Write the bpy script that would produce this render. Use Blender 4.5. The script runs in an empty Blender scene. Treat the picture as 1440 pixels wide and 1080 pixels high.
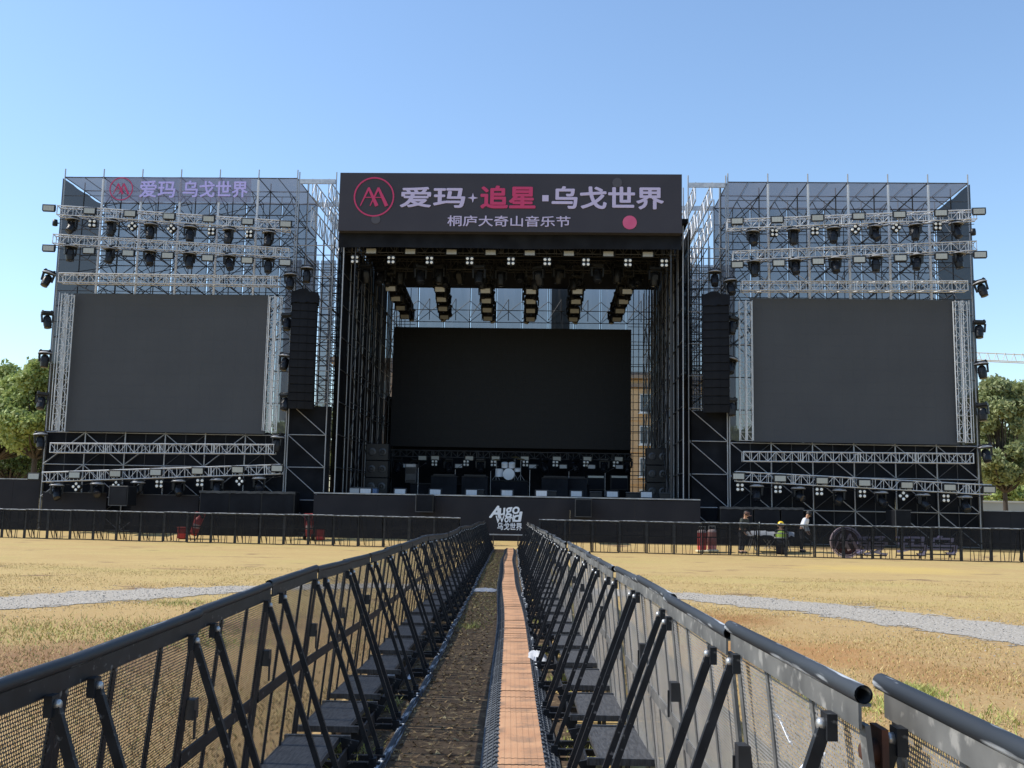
import bpy, math, random
import numpy as np
from mathutils import Matrix, Vector

R = math.radians
random.seed(7)
RNG = np.random.default_rng(7)
scene = bpy.context.scene
COL = scene.collection

# ------------------------------------------------------------------ camera
F, PITCH, ROLL = 1450.0, R(7.23), 0.019          # focal length in photo pixels (1440 wide)
HC = 1.405
f0 = Vector((0, math.cos(PITCH), math.sin(PITCH)))
r0 = Vector((1, 0, 0))
u0 = Vector((0, -math.sin(PITCH), math.cos(PITCH)))
rc = r0 * math.cos(ROLL) + u0 * math.sin(ROLL)
uc = u0 * math.cos(ROLL) - r0 * math.sin(ROLL)
YAW = Matrix.Rotation(R(0.14), 3, 'Z')
fc, rc, uc = YAW @ f0, YAW @ rc, YAW @ uc
CAM = Vector((0, 0, HC))
cam_d = bpy.data.cameras.new("camera")
cam = bpy.data.objects.new("camera", cam_d)
COL.objects.link(cam)
cam_d.sensor_width = 36.0
cam_d.lens = 36.0 * F / 1440.0
cam_d.clip_start, cam_d.clip_end = 0.05, 3000
m = Matrix((rc, uc, -fc)).transposed().to_4x4()
m.translation = CAM
cam.matrix_world = m
scene.camera = cam

# ------------------------------------------------------------------ sky, sun, exposure
SUN_EL, SUN_AZ = R(48), math.atan2(-math.cos(R(4)), math.sin(R(4)))   # azimuth from +Y towards +X
world = bpy.data.worlds.new("World")
scene.world = world
world.use_nodes = True
wn = world.node_tree
sky = wn.nodes.new("ShaderNodeTexSky")
sky.sky_type = 'NISHITA'
sky.sun_disc = False
sky.sun_elevation = SUN_EL
sky.sun_rotation = SUN_AZ
sky.altitude = 100
sky.air_density = 1.22
sky.dust_density = 0.35
sky.ozone_density = 4.0
bg = wn.nodes["Background"]
wn.links.new(sky.outputs[0], bg.inputs[0])
bg.inputs[1].default_value = 0.15
sl = bpy.data.lights.new("sun", 'SUN')
sl.energy = 3.9
sl.angle = R(0.5)
sl.color = (1.0, 0.95, 0.86)
so = bpy.data.objects.new("sun", sl)
COL.objects.link(so)
sd = Vector((math.sin(SUN_AZ) * math.cos(SUN_EL), math.cos(SUN_AZ) * math.cos(SUN_EL), math.sin(SUN_EL)))
so.rotation_euler = sd.to_track_quat('Z', 'Y').to_euler()
so.location = (-60, -10, 70)
scene.view_settings.view_transform = 'Standard'
scene.view_settings.look = 'None'
scene.view_settings.exposure = 0.5
scene.view_settings.gamma = 1.0
scene.render.engine = 'CYCLES'
scene.cycles.transparent_max_bounces = 32
scene.cycles.max_bounces = 6

# ------------------------------------------------------------------ pixel rays and the stage frame
ALPHA = R(2.3)
SX = Vector((math.cos(ALPHA), -math.sin(ALPHA), 0))
SY = Vector((math.sin(ALPHA), math.cos(ALPHA), 0))
ORG = Vector((-0.25, 47.3, 0))
SROT = -ALPHA

def ray(u, v):
    return (fc + rc * ((u - 720) / F) + uc * ((540 - v) / F))

def W(x, y, z=0.0):
    return ORG + SX * x + SY * y + Vector((0, 0, z))

def P(u, v, yd):
    """stage coordinates (x, z) of the photo point (u, v) on the stage plane at depth yd"""
    d = ray(u, v)
    t = ((ORG - CAM).dot(SY) + yd) / d.dot(SY)
    p = CAM + d * t
    return (p - ORG).dot(SX), p.z

def G(u, v, z=0.0):
    d = ray(u, v)
    t = (z - HC) / d.z
    return CAM + d * t

def AT(u, v, Y):
    d = ray(u, v)
    return CAM + d * (Y / d.y)

# ------------------------------------------------------------------ materials
MATS = {}

def mat(name, col, rough=0.6, metal=0.0, spec=0.5):
    if name in MATS:
        return MATS[name]
    mt = bpy.data.materials.new(name)
    mt.use_nodes = True
    b = mt.node_tree.nodes["Principled BSDF"]
    b.inputs["Base Color"].default_value = (*col, 1)
    b.inputs["Roughness"].default_value = rough
    b.inputs["Metallic"].default_value = metal
    b.inputs["Specular IOR Level"].default_value = spec
    MATS[name] = mt
    return mt

def N(nt, t, **kw):
    n = nt.nodes.new(t)
    for k, v in kw.items():
        setattr(n, k, v)
    return n

def math_node(nt, op, a, b=None, c=None):
    n = nt.nodes.new("ShaderNodeMath")
    n.operation = op
    for i, x in enumerate((a, b, c)):
        if x is None:
            continue
        if isinstance(x, (int, float)):
            n.inputs[i].default_value = x
        else:
            nt.links.new(x, n.inputs[i])
    return n.outputs[0]

def noisy(name, c1, c2, scale=5.0, rough=0.6, metal=0.0, detail=6, lo=0.35, hi=0.65, bump=0.0, stretch=None, c3=None, lo3=.62, hi3=.7, scale3=None, spec=0.5, coord="Object"):
    """two (three) colours of the surface itself mixed by noise: dirt, wear, rust"""
    if name in MATS:
        return MATS[name]
    mt = mat(name, c1, rough, metal, spec)
    nt = mt.node_tree
    b = nt.nodes["Principled BSDF"]
    tc = N(nt, "ShaderNodeTexCoord")
    src = tc.outputs[coord]
    if stretch:
        mp = N(nt, "ShaderNodeMapping")
        mp.inputs["Scale"].default_value = stretch
        nt.links.new(src, mp.inputs[0])
        src = mp.outputs[0]
    no = N(nt, "ShaderNodeTexNoise")
    no.inputs["Scale"].default_value = scale
    no.inputs["Detail"].default_value = detail
    nt.links.new(src, no.inputs["Vector"])
    mr = N(nt, "ShaderNodeMapRange")
    mr.inputs[1].default_value, mr.inputs[2].default_value = lo, hi
    nt.links.new(no.outputs["Fac"], mr.inputs[0])
    mx = N(nt, "ShaderNodeMix", data_type='RGBA')
    mx.inputs[6].default_value = (*c1, 1)
    mx.inputs[7].default_value = (*c2, 1)
    nt.links.new(mr.outputs[0], mx.inputs[0])
    out = mx.outputs[2]
    if c3:
        n3 = N(nt, "ShaderNodeTexNoise")
        n3.inputs["Scale"].default_value = scale3 or scale * 3
        n3.inputs["Detail"].default_value = 8
        nt.links.new(src, n3.inputs["Vector"])
        m3 = N(nt, "ShaderNodeMapRange")
        m3.inputs[1].default_value, m3.inputs[2].default_value = lo3, hi3
        nt.links.new(n3.outputs["Fac"], m3.inputs[0])
        x3 = N(nt, "ShaderNodeMix", data_type='RGBA')
        x3.inputs[7].default_value = (*c3, 1)
        nt.links.new(out, x3.inputs[6])
        nt.links.new(m3.outputs[0], x3.inputs[0])
        out = x3.outputs[2]
    nt.links.new(out, b.inputs["Base Color"])
    if bump:
        bp = N(nt, "ShaderNodeBump")
        bp.inputs["Strength"].default_value = bump
        bp.inputs["Distance"].default_value = 0.02
        nt.links.new(no.outputs["Fac"], bp.inputs["Height"])
        nt.links.new(bp.outputs[0], b.inputs["Normal"])
    return mt

def see_through(name, c1, c2, frac, scale=2.0, stretch=None, rough=0.8):
    """woven net / scrim: threads far finer than a pixel, so a fixed share of the light passes"""
    if name in MATS:
        return MATS[name]
    mt = noisy(name, c1, c2, scale, rough, stretch=stretch)
    nt = mt.node_tree
    b = nt.nodes["Principled BSDF"]
    b.inputs["Specular IOR Level"].default_value = 0.15
    tr = N(nt, "ShaderNodeBsdfTransparent")
    tl = N(nt, "ShaderNodeBsdfTranslucent")
    tl.inputs[0].default_value = (*[min(1, x * 1.2) for x in c1], 1)
    ms0 = N(nt, "ShaderNodeMixShader")
    ms0.inputs[0].default_value = 0.35
    nt.links.new(b.outputs[0], ms0.inputs[1])
    nt.links.new(tl.outputs[0], ms0.inputs[2])
    ms = N(nt, "ShaderNodeMixShader")
    ms.inputs[0].default_value = frac
    nt.links.new(ms0.outputs[0], ms.inputs[1])
    nt.links.new(tr.outputs[0], ms.inputs[2])
    nt.links.new(ms.outputs[0], nt.nodes["Material Output"].inputs[0])
    return mt

def perforated(name, c1, c2, pitch=0.0115, hole=0.33):
    """sheet metal with staggered round holes, in the panel's own x and z"""
    if name in MATS:
        return MATS[name]
    mt = noisy(name, c1, c2, 6.0, 0.55, 0.2, bump=0.0)
    nt = mt.node_tree
    b = nt.nodes["Principled BSDF"]
    tc = N(nt, "ShaderNodeTexCoord")
    sp = N(nt, "ShaderNodeSeparateXYZ")
    nt.links.new(tc.outputs["Object"], sp.inputs[0])
    u = math_node(nt, 'DIVIDE', sp.outputs[0], pitch)
    v = math_node(nt, 'DIVIDE', sp.outputs[2], pitch * 0.866)
    row = math_node(nt, 'FLOOR', v)
    odd = math_node(nt, 'MULTIPLY', math_node(nt, 'FLOORED_MODULO', row, 2.0), 0.5)
    uu = math_node(nt, 'SUBTRACT', math_node(nt, 'FRACT', math_node(nt, 'ADD', u, odd)), 0.5)
    vv = math_node(nt, 'MULTIPLY', math_node(nt, 'SUBTRACT', math_node(nt, 'FRACT', v), 0.5), 0.866)
    d = math_node(nt, 'SQRT', math_node(nt, 'ADD', math_node(nt, 'MULTIPLY', uu, uu), math_node(nt, 'MULTIPLY', vv, vv)))
    h = math_node(nt, 'LESS_THAN', d, hole)
    tr = N(nt, "ShaderNodeBsdfTransparent")
    ms = N(nt, "ShaderNodeMixShader")
    nt.links.new(h, ms.inputs[0])
    nt.links.new(b.outputs[0], ms.inputs[1])
    nt.links.new(tr.outputs[0], ms.inputs[2])
    nt.links.new(ms.outputs[0], nt.nodes["Material Output"].inputs[0])
    return mt

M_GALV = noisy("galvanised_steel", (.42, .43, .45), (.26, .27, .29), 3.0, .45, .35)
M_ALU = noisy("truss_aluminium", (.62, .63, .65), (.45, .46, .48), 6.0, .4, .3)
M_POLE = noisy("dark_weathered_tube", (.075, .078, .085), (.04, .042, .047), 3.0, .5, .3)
M_BLACKMET = noisy("black_painted_metal", (.016, .017, .020), (.030, .031, .034), 8.0, .5)
M_LAMPBODY = mat("black_plastic_housing", (.008, .009, .012), .45, 0, .35)
M_LAMPTOP = mat("grey_cap_plastic", (.30, .30, .31), .45)
M_CLOTH = noisy("black_cloth", (.006, .007, .010), (.013, .015, .020), 1.2, .9, spec=.2, bump=.3)
M_BOARD = noisy("black_stage_board", (.016, .016, .021), (.024, .0235, .028), .8, .75, spec=.25)
M_SCREEN = noisy("grey_led_tiles", (.056, .060, .068), (.062, .066, .074), .5, .7, spec=.3)
M_LEDBLACK = noisy("black_led_tiles", (.0042, .0052, .0085), (.0056, .0066, .0105), .4, .5, spec=.25)
M_SIGN = noisy("charcoal_banner", (.048, .047, .060), (.054, .053, .066), .6, .75, spec=.2)
M_LILAC = mat("lilac_print", (.52, .46, .66), .6)
M_LILAC2 = mat("lilac_letters", (.52, .46, .86), .6)
M_PINK = mat("magenta_print", (.52, .035, .13), .6)
M_WHITE = mat("white_print", (.78, .80, .84), .6)
M_NETBLUE = see_through("blue_grey_net", (.14, .148, .18), (.25, .25, .275), .18, 2.6, (1, 1, .15))
M_NETDARK = see_through("dark_net", (.024, .023, .023), (.034, .031, .029), .07, 1.0, (1, 1, .3))
M_SCRIM = see_through("black_scrim", (.008, .009, .012), (.014, .016, .020), .035, 1.5, (1, 1, .2))
M_FENCEMESH = see_through("fine_black_fence_mesh", (.016, .017, .020), (.026, .027, .030), .27, 3.0)
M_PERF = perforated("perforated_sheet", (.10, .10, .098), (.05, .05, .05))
M_PERFS = perforated("sunlit_dusty_perforated_sheet", (.36, .345, .33), (.27, .262, .25), hole=.28)  # lighter copy of the sheet, sunlight put into its colour
M_PANEL = mat("pale_lamp_panel", (.42, .43, .40), .35)
M_PANELW = mat("white_lamp_panel", (.42, .45, .49), .4)
M_POSTW = noisy("pale_post_band", (.74, .75, .77), (.5, .51, .53), 2.0, .5)
M_LENS = mat("dark_lens_glass", (.02, .022, .03), .08)
M_BULB = mat("white_reflector", (.85, .85, .82), .35)  # white stands for the sun reflected in the lamps
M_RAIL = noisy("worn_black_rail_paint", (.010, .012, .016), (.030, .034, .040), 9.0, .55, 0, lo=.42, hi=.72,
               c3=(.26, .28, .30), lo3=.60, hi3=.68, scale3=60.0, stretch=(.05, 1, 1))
M_RAILG = noisy("scuffed_sunlit_rail_paint", (.014, .018, .024), (.050, .058, .068), 7.0, .6, 0, lo=.4, hi=.65,
                c3=(.46, .48, .50), lo3=.53, hi3=.62, scale3=40.0, stretch=(.09, 1, 1))  # real scuffs over a base tone lifted as if by sun
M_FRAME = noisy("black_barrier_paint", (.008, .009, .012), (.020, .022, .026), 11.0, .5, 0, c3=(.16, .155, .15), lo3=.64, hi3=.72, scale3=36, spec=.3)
M_FRAMES = noisy("sunlit_dusty_barrier_paint", (.17, .168, .16), (.09, .09, .088), 7.0, .55, .1, c3=(.30, .29, .27), lo3=.58, hi3=.70, scale3=24)  # barrier paint lightened for the row that faces the sun
M_STEP = noisy("worn_step_plate", (.040, .041, .044), (.085, .086, .09), 14.0, .5, .2, bump=.4, stretch=(1, 6, 1))
M_BOLT = mat("zinc_bolt", (.50, .49, .47), .35, .6)
M_RUST = noisy("rusty_hinge", (.10, .035, .018), (.045, .02, .014), 20, .8)
M_ORANGE = noisy("orange_ramp_lid", (.50, .285, .155), (.42, .22, .115), 4.0, .75, c3=(.27, .165, .10), lo3=.52, hi3=.72, scale3=7.0, coord="Object")
M_RUBBER = noisy("black_rubber", (.05, .056, .064), (.10, .108, .118), 6.0, .6)
M_TYRE = mat("matt_black", (.012, .012, .013), .8)
M_SKIN = mat("skin", (.46, .27, .18), .6)
M_HAIR = mat("black_hair", (.010, .009, .009), .6)

# ------------------------------------------------------------------ mesh builder
class MB:
    def __init__(s):
        s.v, s.f, s.s = [], [], []

    def add(s, verts, faces, smooth=False):
        o = len(s.v)
        s.v += [tuple(p) for p in verts]
        s.f += [tuple(i + o for i in f) for f in faces]
        s.s += [smooth] * len(faces)
        return s

    def box(s, c, d, rot=None):
        x, y, z = d[0] / 2, d[1] / 2, d[2] / 2
        vs = [Vector(p) for p in ((-x, -y, -z), (x, -y, -z), (x, y, -z), (-x, y, -z), (-x, -y, z), (x, -y, z), (x, y, z), (-x, y, z))]
        if rot is not None:
            vs = [rot @ p for p in vs]
        c = Vector(c)
        return s.add([c + p for p in vs], [(3, 2, 1, 0), (4, 5, 6, 7), (0, 1, 5, 4), (1, 2, 6, 5), (2, 3, 7, 6), (3, 0, 4, 7)])

    def bev(s, c, d, b, rot=None):
        """box with its vertical and horizontal edges cut by b"""
        x, y, z = d[0] / 2, d[1] / 2, d[2] / 2
        rings = []
        for zz, q in ((-z, b), (-z + b, 0), (z - b, 0), (z, b)):
            xx, yy = x - q, y - q
            e = b if q == 0 else b * .6
            rings.append([(-xx + e, -yy, zz), (xx - e, -yy, zz), (xx, -yy + e, zz), (xx, yy - e, zz), (xx - e, yy, zz), (-xx + e, yy, zz), (-xx, yy - e, zz), (-xx, -yy + e, zz)])
        vs = [Vector(p) for r in rings for p in r]
        if rot is not None:
            vs = [rot @ p for p in vs]
        c = Vector(c)
        fs = [tuple(range(7, -1, -1)), tuple(range(24, 32))]
        for k in range(3):
            for i in range(8):
                j = (i + 1) % 8
                fs.append((k * 8 + i, k * 8 + j, k * 8 + 8 + j, k * 8 + 8 + i))
        return s.add([c + p for p in vs], fs)

    def tube(s, p, q, r, n=8, r2=None, cap=True):
        p, q = Vector(p), Vector(q)
        d = (q - p)
        if d.length < 1e-6:
            return s
        a = d.orthogonal().normalized()
        b = d.normalized().cross(a)
        r2 = r if r2 is None else r2
        vs = []
        for c, rr in ((p, r), (q, r2)):
            for i in range(n):
                t = 2 * math.pi * i / n
                vs.append(c + a * (rr * math.cos(t)) + b * (rr * math.sin(t)))
        s.add(vs, [(i, (i + 1) % n, n + (i + 1) % n, n + i) for i in range(n)], True)
        if cap:
            s.add(vs[:n], [tuple(range(n - 1, -1, -1))])
            s.add(vs[n:], [tuple(range(n))])
        return s

    def bar(s, p, q, w, h, up=(0, 0, 1)):
        """rectangular bar from p to q, w across, h along up"""
        p, q = Vector(p), Vector(q)
        d = (q - p)
        L = d.length
        d.normalize()
        a = d.cross(Vector(up))
        if a.length < 1e-4:
            a = d.orthogonal()
        a.normalize()
        b = a.cross(d)
        rot = Matrix((d, a, b)).transposed()
        return s.box((p + q) / 2, (L, w, h), rot)

    def lathe(s, prof, n=16, axis=None, at=(0, 0, 0), smooth=True):
        """profile of (radius, height) about z, or turned by the matrix axis"""
        vs = []
        for r, z in prof:
            for i in range(n):
                t = 2 * math.pi * i / n
                p = Vector((r * math.cos(t), r * math.sin(t), z))
                vs.append((axis @ p if axis is not None else p) + Vector(at))
        fs = []
        for k in range(len(prof) - 1):
            for i in range(n):
                j = (i + 1) % n
                fs.append((k * n + i, k * n + j, (k + 1) * n + j, (k + 1) * n + i))
        s.add(vs, fs, smooth)
        s.add(vs[:n], [tuple(range(n - 1, -1, -1))])
        s.add(vs[-n:], [tuple(range(n))])
        return s

    def poly(s, pts, y0, y1):
        """outline in x, z given thickness from y0 to y1"""
        n = len(pts)
        vs = [(x, y0, z) for x, z in pts] + [(x, y1, z) for x, z in pts]
        fs = [tuple(range(n)), tuple(range(2 * n - 1, n - 1, -1))] + [((i + 1) % n, i, n + i, n + (i + 1) % n) for i in range(n)]
        return s.add(vs, fs)

    def mesh(s, name, m):
        me = bpy.data.meshes.new(name)
        me.from_pydata(s.v, [], s.f)
        me.polygons.foreach_set("use_smooth", s.s)
        if m is not None:
            me.materials.append(m)
        me.update()
        return me

def tag(o, label=None, cat=None, group=None, kind=None):
    for k, v in (("label", label), ("category", cat), ("group", group), ("kind", kind)):
        if v:
            o[k] = v
    return o

def thing(name, label, cat, loc=(0, 0, 0), rz=0.0, group=None, rot=None):
    o = bpy.data.objects.new(name, None)
    COL.objects.link(o)
    o.empty_display_size = .2
    if rot is not None:
        mm = rot.to_4x4()
        mm.translation = Vector(loc)
        o.matrix_world = mm
    else:
        o.matrix_world = Matrix.Translation(Vector(loc)) @ Matrix.Rotation(rz, 4, 'Z')
    return tag(o, label, cat, group)

def part(name, me, parent, mw=None, **kw):
    o = bpy.data.objects.new(name, me)
    COL.objects.link(o)
    if parent is not None:
        o.parent = parent
    if mw is not None:
        o.matrix_local = mw
    return tag(o, **kw) if kw else o

def mpart(name, mb, m, parent, **kw):
    return part(name, mb.mesh(name, m), parent, **kw)

def solo(name, mb, m, label, cat, loc=(0, 0, 0), rz=0, group=None, kind=None):
    o = part(name, mb.mesh(name, m), None, Matrix.Translation(Vector(loc)) @ Matrix.Rotation(rz, 4, 'Z'))
    return tag(o, label, cat, group, kind)

def copy_tree(o, parent=None):
    c = o.copy()
    COL.objects.link(c)
    if parent is not None:
        c.parent = parent
        c.matrix_parent_inverse = o.matrix_parent_inverse
    for ch in KIDS.get(o.name, []):
        copy_tree(ch, c)
    return c

KIDS = {}

def remember(o):
    """note the children of a finished thing once, so that copies need no search"""
    for ch in o.children:
        KIDS.setdefault(o.name, []).append(ch)
        remember(ch)
    return o

def place(o, loc, rz=0.0, rot=None):
    mm = rot.to_4x4() if rot is not None else Matrix.Rotation(rz, 4, 'Z')
    mm.translation = Vector(loc)
    o.matrix_world = mm

UNIT = {}

def unit_rod(m, n=6):
    k = (m.name, n)
    if k not in UNIT:
        UNIT[k] = MB().tube((0, 0, 0), (0, 0, 1), 1, n).mesh("rod", m)
    return UNIT[k]

def rod_matrix(p, q, r):
    p, q = Vector(p), Vector(q)
    d = q - p
    rot = d.to_track_quat('Z', 'Y').to_matrix().to_4x4()
    return Matrix.Translation(p) @ rot @ Matrix.Diagonal((r, r, d.length, 1))

def rod(name, parent, p, q, r, m):
    return part(name, unit_rod(m), parent, rod_matrix(p, q, r))

ORD = "first second third fourth fifth sixth seventh eighth ninth tenth eleventh twelfth thirteenth fourteenth fifteenth sixteenth seventeenth eighteenth nineteenth twentieth".split()
TENS = {20: "twenty", 30: "thirty", 40: "forty"}

def nth(i):
    """1 -> first"""
    if i <= 20:
        return ORD[i - 1]
    if i % 10 == 0:
        return {30: "thirtieth", 40: "fortieth"}[i]
    return TENS[i // 10 * 10] + "-" + ORD[i % 10 - 1]

def text_mesh(s, m, size=1.0, bold=0.0, ext=0.01, shear=0.0):
    c = bpy.data.curves.new("lettering", 'FONT')
    c.body = s
    c.size = size
    c.offset = bold
    c.extrude = ext
    c.shear = shear
    c.align_x, c.align_y = 'CENTER', 'CENTER'
    c.resolution_u = 3
    c.offset = 0
    o = bpy.data.objects.new("lettering", c)
    COL.objects.link(o)
    dg = bpy.context.evaluated_depsgraph_get()
    me = bpy.data.meshes.new_from_object(o.evaluated_get(dg), depsgraph=dg)
    bpy.data.objects.remove(o)
    bpy.data.curves.remove(c)
    me.materials.clear()
    me.materials.append(m)
    co = np.empty(len(me.vertices) * 3)
    me.vertices.foreach_get("co", co)
    co = co.reshape(-1, 3)
    if bold:                                             # heavier strokes: the glyph repeated a hair apart
        fs = [tuple(p.vertices) for p in me.polygons]
        nv, cc, ff = len(co), [], []
        for i in range(9):
            a_ = 2 * math.pi * i / 8
            k_ = 0 if i == 8 else bold
            cc.append(co + np.array([math.cos(a_) * k_, math.sin(a_) * k_, .0006 * (i + 1)]))
            ff += [tuple(j + nv * i for j in f) for f in fs]
        co = np.concatenate(cc)
        bpy.data.meshes.remove(me)
        me = bpy.data.meshes.new("lettering")
        me.from_pydata([tuple(p) for p in co], [], ff)
    me.materials.clear()
    me.materials.append(m)
    lo, hi = co.min(0), co.max(0)
    co -= (lo + hi) / 2
    co = np.stack([co[:, 0], -co[:, 2], co[:, 1]], 1)      # stand it up: x right, z up, facing -y
    me.vertices.foreach_set("co", co.ravel())
    me.update()
    return me, (hi - lo)[0], (hi - lo)[1]

def text_fit(name, s, m, parent, x0, x1, z0, z1, y, bold=0.02, ext=0.01, shear=0.0, rot=None):
    me, w, h = text_mesh(s, m, 1.0, bold, ext, shear)
    mm = Matrix.Translation(((x0 + x1) / 2, y, (z0 + z1) / 2))
    if rot:
        mm = mm @ Matrix.Rotation(rot, 4, 'Y')
    return part(name, me, parent, mm @ Matrix.Diagonal(((x1 - x0) / w, 1, (z1 - z0) / h, 1)))


# ------------------------------------------------------------------ ground, gravel path, soil, grass
def ground_material():
    mt = bpy.data.materials.new("dry_lawn")
    mt.use_nodes = True
    nt = mt.node_tree
    b = nt.nodes["Principled BSDF"]
    b.inputs["Roughness"].default_value = .95
    b.inputs["Specular IOR Level"].default_value = .1
    tc = N(nt, "ShaderNodeTexCoord")
    def noise(scale, detail=5, stretch=None, rough=.55):
        n = N(nt, "ShaderNodeTexNoise")
        n.inputs["Scale"].default_value = scale
        n.inputs["Detail"].default_value = detail
        n.inputs["Roughness"].default_value = rough
        src = tc.outputs["Object"]
        if stretch:
            mp = N(nt, "ShaderNodeMapping")
            mp.inputs["Scale"].default_value = stretch
            nt.links.new(src, mp.inputs[0])
            src = mp.outputs[0]
        nt.links.new(src, n.inputs["Vector"])
        return n.outputs["Fac"]
    def ramp(fac, a, c):
        r = N(nt, "ShaderNodeMapRange")
        r.inputs[1].default_value, r.inputs[2].default_value = a, c
        nt.links.new(fac, r.inputs[0])
        return r.outputs[0]
    def mix(fac, a, c):
        x = N(nt, "ShaderNodeMix", data_type='RGBA')
        nt.links.new(fac, x.inputs[0])
        for i, q in ((6, a), (7, c)):
            if isinstance(q, tuple):
                x.inputs[i].default_value = (*q, 1)
            else:
                nt.links.new(q, x.inputs[i])
        return x.outputs[2]
    sep = N(nt, "ShaderNodeSeparateXYZ")
    nt.links.new(tc.outputs["Object"], sep.inputs[0])
    wob = math_node(nt, 'ADD', sep.outputs[1], math_node(nt, 'MULTIPLY', noise(.25, 4), 9.0))
    inner = N(nt, "ShaderNodeMapRange")
    inner.inputs[1].default_value, inner.inputs[2].default_value = 17.0, 24.0
    nt.links.new(wob, inner.inputs[0])
    outer_lawn = mix(ramp(noise(.30, 7, (1, 1.5, 1), .62), .42, .60), (.55, .425, .165), (.46, .32, .125))
    worn = mix(ramp(noise(.3, 5), .42, .6), (.42, .235, .095), (.31, .16, .07))
    straw = mix(inner.outputs[0], worn, outer_lawn)
    straw = mix(ramp(noise(1.3, 7, (1, 1.4, 1), .68), .50, .68), straw, (.37, .235, .085))
    green = mix(ramp(noise(.13, 6, (1, 1.8, 1), .6), .50, .70), straw, (.44, .42, .115))
    fine = mix(ramp(noise(9, 6, None, .7), .36, .66), (.40, .28, .13), green)
    fine2 = mix(ramp(noise(45, 3, None, .7), .30, .62), (.41, .29, .14), fine)
    bare = mix(ramp(noise(.55, 6, (1, 1.3, 1)), .60, .70), fine2, (.21, .135, .08))
    for c_, r_, col_ in ((G(60, 925), 2.3, (.235, .135, .07)), (G(310, 880), 1.6, (.27, .165, .085)), (G(1120, 915), 1.9, (.36, .195, .08)), (G(1000, 868), 1.7, (.30, .16, .065)), (G(1330, 950), 1.2, (.34, .20, .085)), (G(1250, 800), 4.0, (.50, .36, .13))):
        vd = N(nt, "ShaderNodeVectorMath", operation='DISTANCE')
        vd.inputs[1].default_value = (c_.x, c_.y, -.012)
        nt.links.new(tc.outputs["Object"], vd.inputs[0])
        wd = math_node(nt, 'ADD', vd.outputs["Value"], math_node(nt, 'MULTIPLY', noise(1.1, 7, None, .7), r_ * 1.5))
        bare = mix(ramp(wd, r_ * 1.55, r_ * 1.05), bare, col_)
    pale = mix(ramp(noise(70, 2), .62, .74), bare, (.66, .54, .29))
    nt.links.new(pale, b.inputs["Base Color"])
    bp = N(nt, "ShaderNodeBump")
    bp.inputs["Strength"].default_value = .55
    bp.inputs["Distance"].default_value = .03
    nt.links.new(noise(26, 6, None, .7), bp.inputs["Height"])
    nt.links.new(bp.outputs[0], b.inputs["Normal"])
    return mt

gb = MB()
gx = [-400, -120, -60, -40] + list(range(-30, 31, 3)) + [40, 60, 120, 400]
gy = [-60, -20, -5] + list(range(0, 39, 3)) + [39 + .5 * i for i in range(22)] + [51, 55] + [70, 100, 160, 300, 700]
def gz(x, y):
    """the lawn climbs a little from the front fence to the foot of the stage"""
    t = max(0, min(1, (y + .08 * x - 42.6) / 3.6))
    return .30 * t * t * (3 - 2 * t)
gv = [(x, y, gz(x, y) - .012) for y in gy for x in gx]
nx = len(gx)
gb.add(gv, [(j * nx + i, j * nx + i + 1, (j + 1) * nx + i + 1, (j + 1) * nx + i) for j in range(len(gy) - 1) for i in range(nx - 1)])
solo("ground", gb, ground_material(), "dry yellow lawn covering the festival field", "ground", kind="structure")

M_GRAVEL = noisy("grey_gravel", (.41, .37, .315), (.27, .24, .20), 22.0, .9, bump=1.0, lo=.38, hi=.6, c3=(.54, .51, .46), lo3=.54, hi3=.64, scale3=34, spec=.04)
far_px = [(-330, 872), (-140, 850), (0, 836), (100, 829), (250, 824), (375, 821), (520, 819), (760, 822), (947, 831), (1070, 837), (1220, 851), (1440, 876), (1620, 903), (1800, 940)]
near_px = [(-330, 925), (-140, 882), (0, 860), (125, 851), (250, 842), (350, 832), (520, 828), (760, 832), (965, 845), (1010, 853), (1120, 862), (1270, 885), (1440, 914), (1600, 950), (1760, 1000)]
def resample(px, n):
    pts = [G(*p) for p in px]
    s = [0]
    for a, c in zip(pts, pts[1:]):
        s.append(s[-1] + (c - a).length)
    out = []
    for k in range(n):
        t = s[-1] * k / (n - 1)
        i = max(0, min(len(s) - 2, next((j for j in range(len(s) - 1) if s[j + 1] >= t), len(s) - 2)))
        w = (t - s[i]) / (s[i + 1] - s[i])
        out.append(pts[i].lerp(pts[i + 1], w))
    return out
FARE, NEARE = resample(far_px, 90), resample(near_px, 90)
pb = MB()
vs = []
for a, c in zip(NEARE, FARE):
    for k in range(5):
        p = a.lerp(c, k / 4)
        j = random.uniform(-.26, .26) if k in (0, 4) else 0
        vs.append((p.x, p.y + j, -.004))
pb.add(vs, [(i * 5 + k, (i + 1) * 5 + k, (i + 1) * 5 + k + 1, i * 5 + k + 1) for i in range(89) for k in range(4)])
gp = solo("gravel_path", pb, M_GRAVEL, "pale grey gravel path curving across the dry lawn", "path", kind="structure")

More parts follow.
